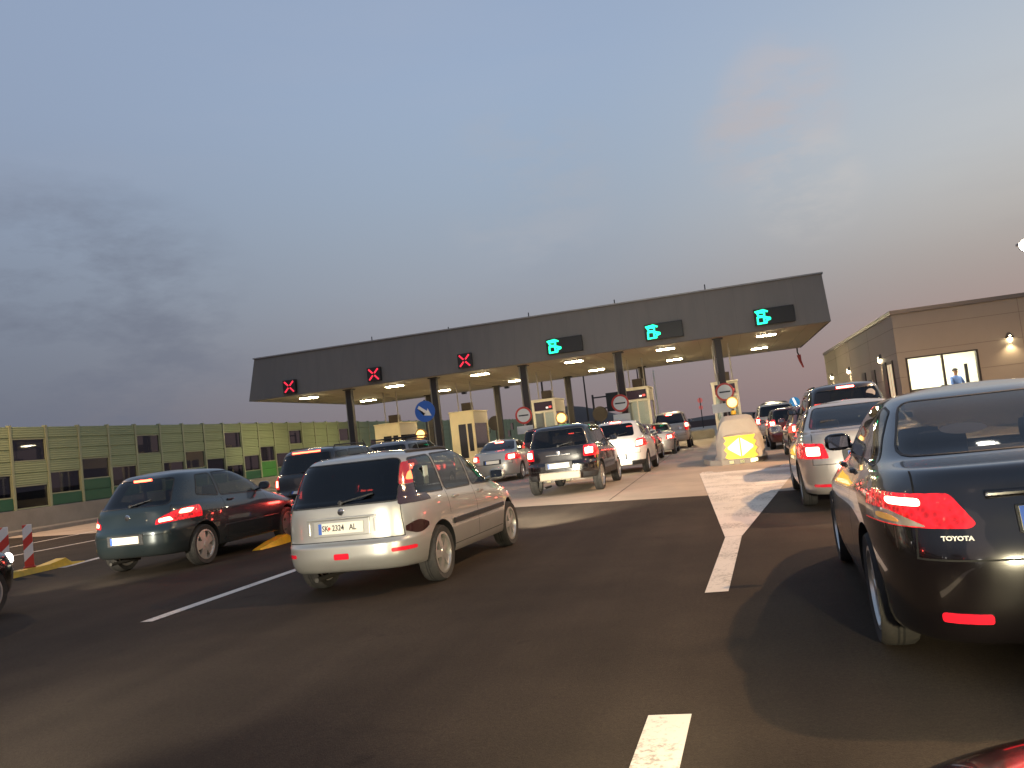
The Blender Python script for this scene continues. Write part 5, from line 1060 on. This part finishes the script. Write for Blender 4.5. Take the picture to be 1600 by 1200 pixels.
own = empty('car_bonnet', (.70, .9, 0), R(0), 'glossy dark car bonnet cutting the bottom right corner', 'car')
bcar = paint('bonnet_paint', (.010, .006, .010), .1, .10)
def bonnet_z(u, v):      # u: -1..1 across, v: 0 (windscreen) .. 1 (nose)
    return 1.0 - .16*v - .06*v**4 - .19*u*u - .10*abs(u)**6
b1 = bmesh.new(); NU, NV = 26, 22; gv = []
for j in range(NV+1):
    v = j/NV; gv.append([b1.verts.new((u*.80*(1-.06*v), -.15+v*1.02*(1-.10*u*u*v), bonnet_z(u, v))) for u in [2*i/NU-1 for i in range(NU+1)]])
for A, B in zip(gv, gv[1:]):
    for i in range(NU): b1.faces.new((A[i], A[i+1], B[i+1], B[i]))
bmesh.ops.recalc_face_normals(b1, faces=b1.faces[:]); obj('bonnet_panel', b1, bcar, own, 60)
b1 = bmesh.new(); rows_ = []
for dz, dy, kx in ((0, 0, 1), (-.03, .02, 1.01), (-.10, .045, 1.03), (-.22, .06, 1.05), (-.36, .05, 1.05), (-.45, .0, 1.03)):
    rows_.append([b1.verts.new((v_.co.x*kx, v_.co.y+dy, v_.co.z+dz-.004)) for v_ in [b1.verts.new((u*.80*.94, -.15+1.02*(1-.10*u*u), bonnet_z(u, 1))) for u in [2*i/NU-1 for i in range(NU+1)]]])
for A, B in zip(rows_, rows_[1:]):
    for i in range(NU): b1.faces.new((A[i], B[i], B[i+1], A[i+1]))
bmesh.ops.delete(b1, geom=[v_ for v_ in b1.verts if not v_.link_faces], context='VERTS'); bmesh.ops.recalc_face_normals(b1, faces=b1.faces[:]); obj('front_bumper', b1, bcar, own, 60)
for sg in (-1, 1):
    b1 = bmesh.new(); rows_ = []
    for k_, (ox_, oz_) in enumerate(((0, 0), (.03, -.04), (.05, -.15), (.05, -.40))): rows_.append([b1.verts.new((sg*(.80*(1-.06*j/10)+ox_), -.15+1.02*(j/10)*(1-.10*j/10), bonnet_z(1, j/10)+oz_-.004)) for j in range(11)])
    for A, B in zip(rows_, rows_[1:]):
        for j in range(10): b1.faces.new((A[j], A[j+1], B[j+1], B[j]))
    bmesh.ops.recalc_face_normals(b1, faces=b1.faces[:]); obj('front_wing', b1, bcar, own, 60)
    b1 = bmesh.new(); lathe(b1, [(.002, .03), (.07, .02), (.095, -.01), (.095, -.05)], 20, 'Y', 0, (sg*.60, .90, .54)); obj('headlight', b1, HEADL, own, 60)
    l = bpy.data.lights.new('headlight_beam', 'SPOT'); l.energy = 900; l.color = (1, .86, .55); l.spot_size = R(58); l.spot_blend = 1.; l.shadow_soft_size = .06
    lo = bpy.data.objects.new('headlight_beam', l); col.objects.link(lo); lo.parent = own; lo.location = (sg*.60, .98, .54); lo.rotation_euler = (R(89), 0, R(22))

car('following_hatchback', 'grey hatchback with lit headlamps following the silver estate, left of the camera', 'car', 'hatch5', -4.55, -2.2, 4.2, 1.74, 1.50, 2, grey, rl, Q=14, sub=3, plate=dict(), beams=900, style=2)

car('dark_van', 'dark van with lit lamps farthest of all in the right lane', 'van', 'suv', 2.6, 44.6, 4.6, 1.85, 1.9, 0, black2, [('tail_lamp', LENS, [(.70, .85), (.95, .85), (.95, 1.25), (.72, 1.2)], [(.72, .9), (.86, .9), (.86, 1.12), (.72, 1.12)], CORE_P)], Q=12, sub=3, plate=dict(), style=2, high=1.72, core_m=CORE_P)
car('red_far_hatchback', 'small red lit hatchback under the canopy left of the beige van', 'car', 'hatch5', -8.0, 43.5, 4.1, 1.72, 1.5, 0, dred, rl, Q=12, sub=3, plate=dict(), high=1.43, core_m=CORE_P, style=2)
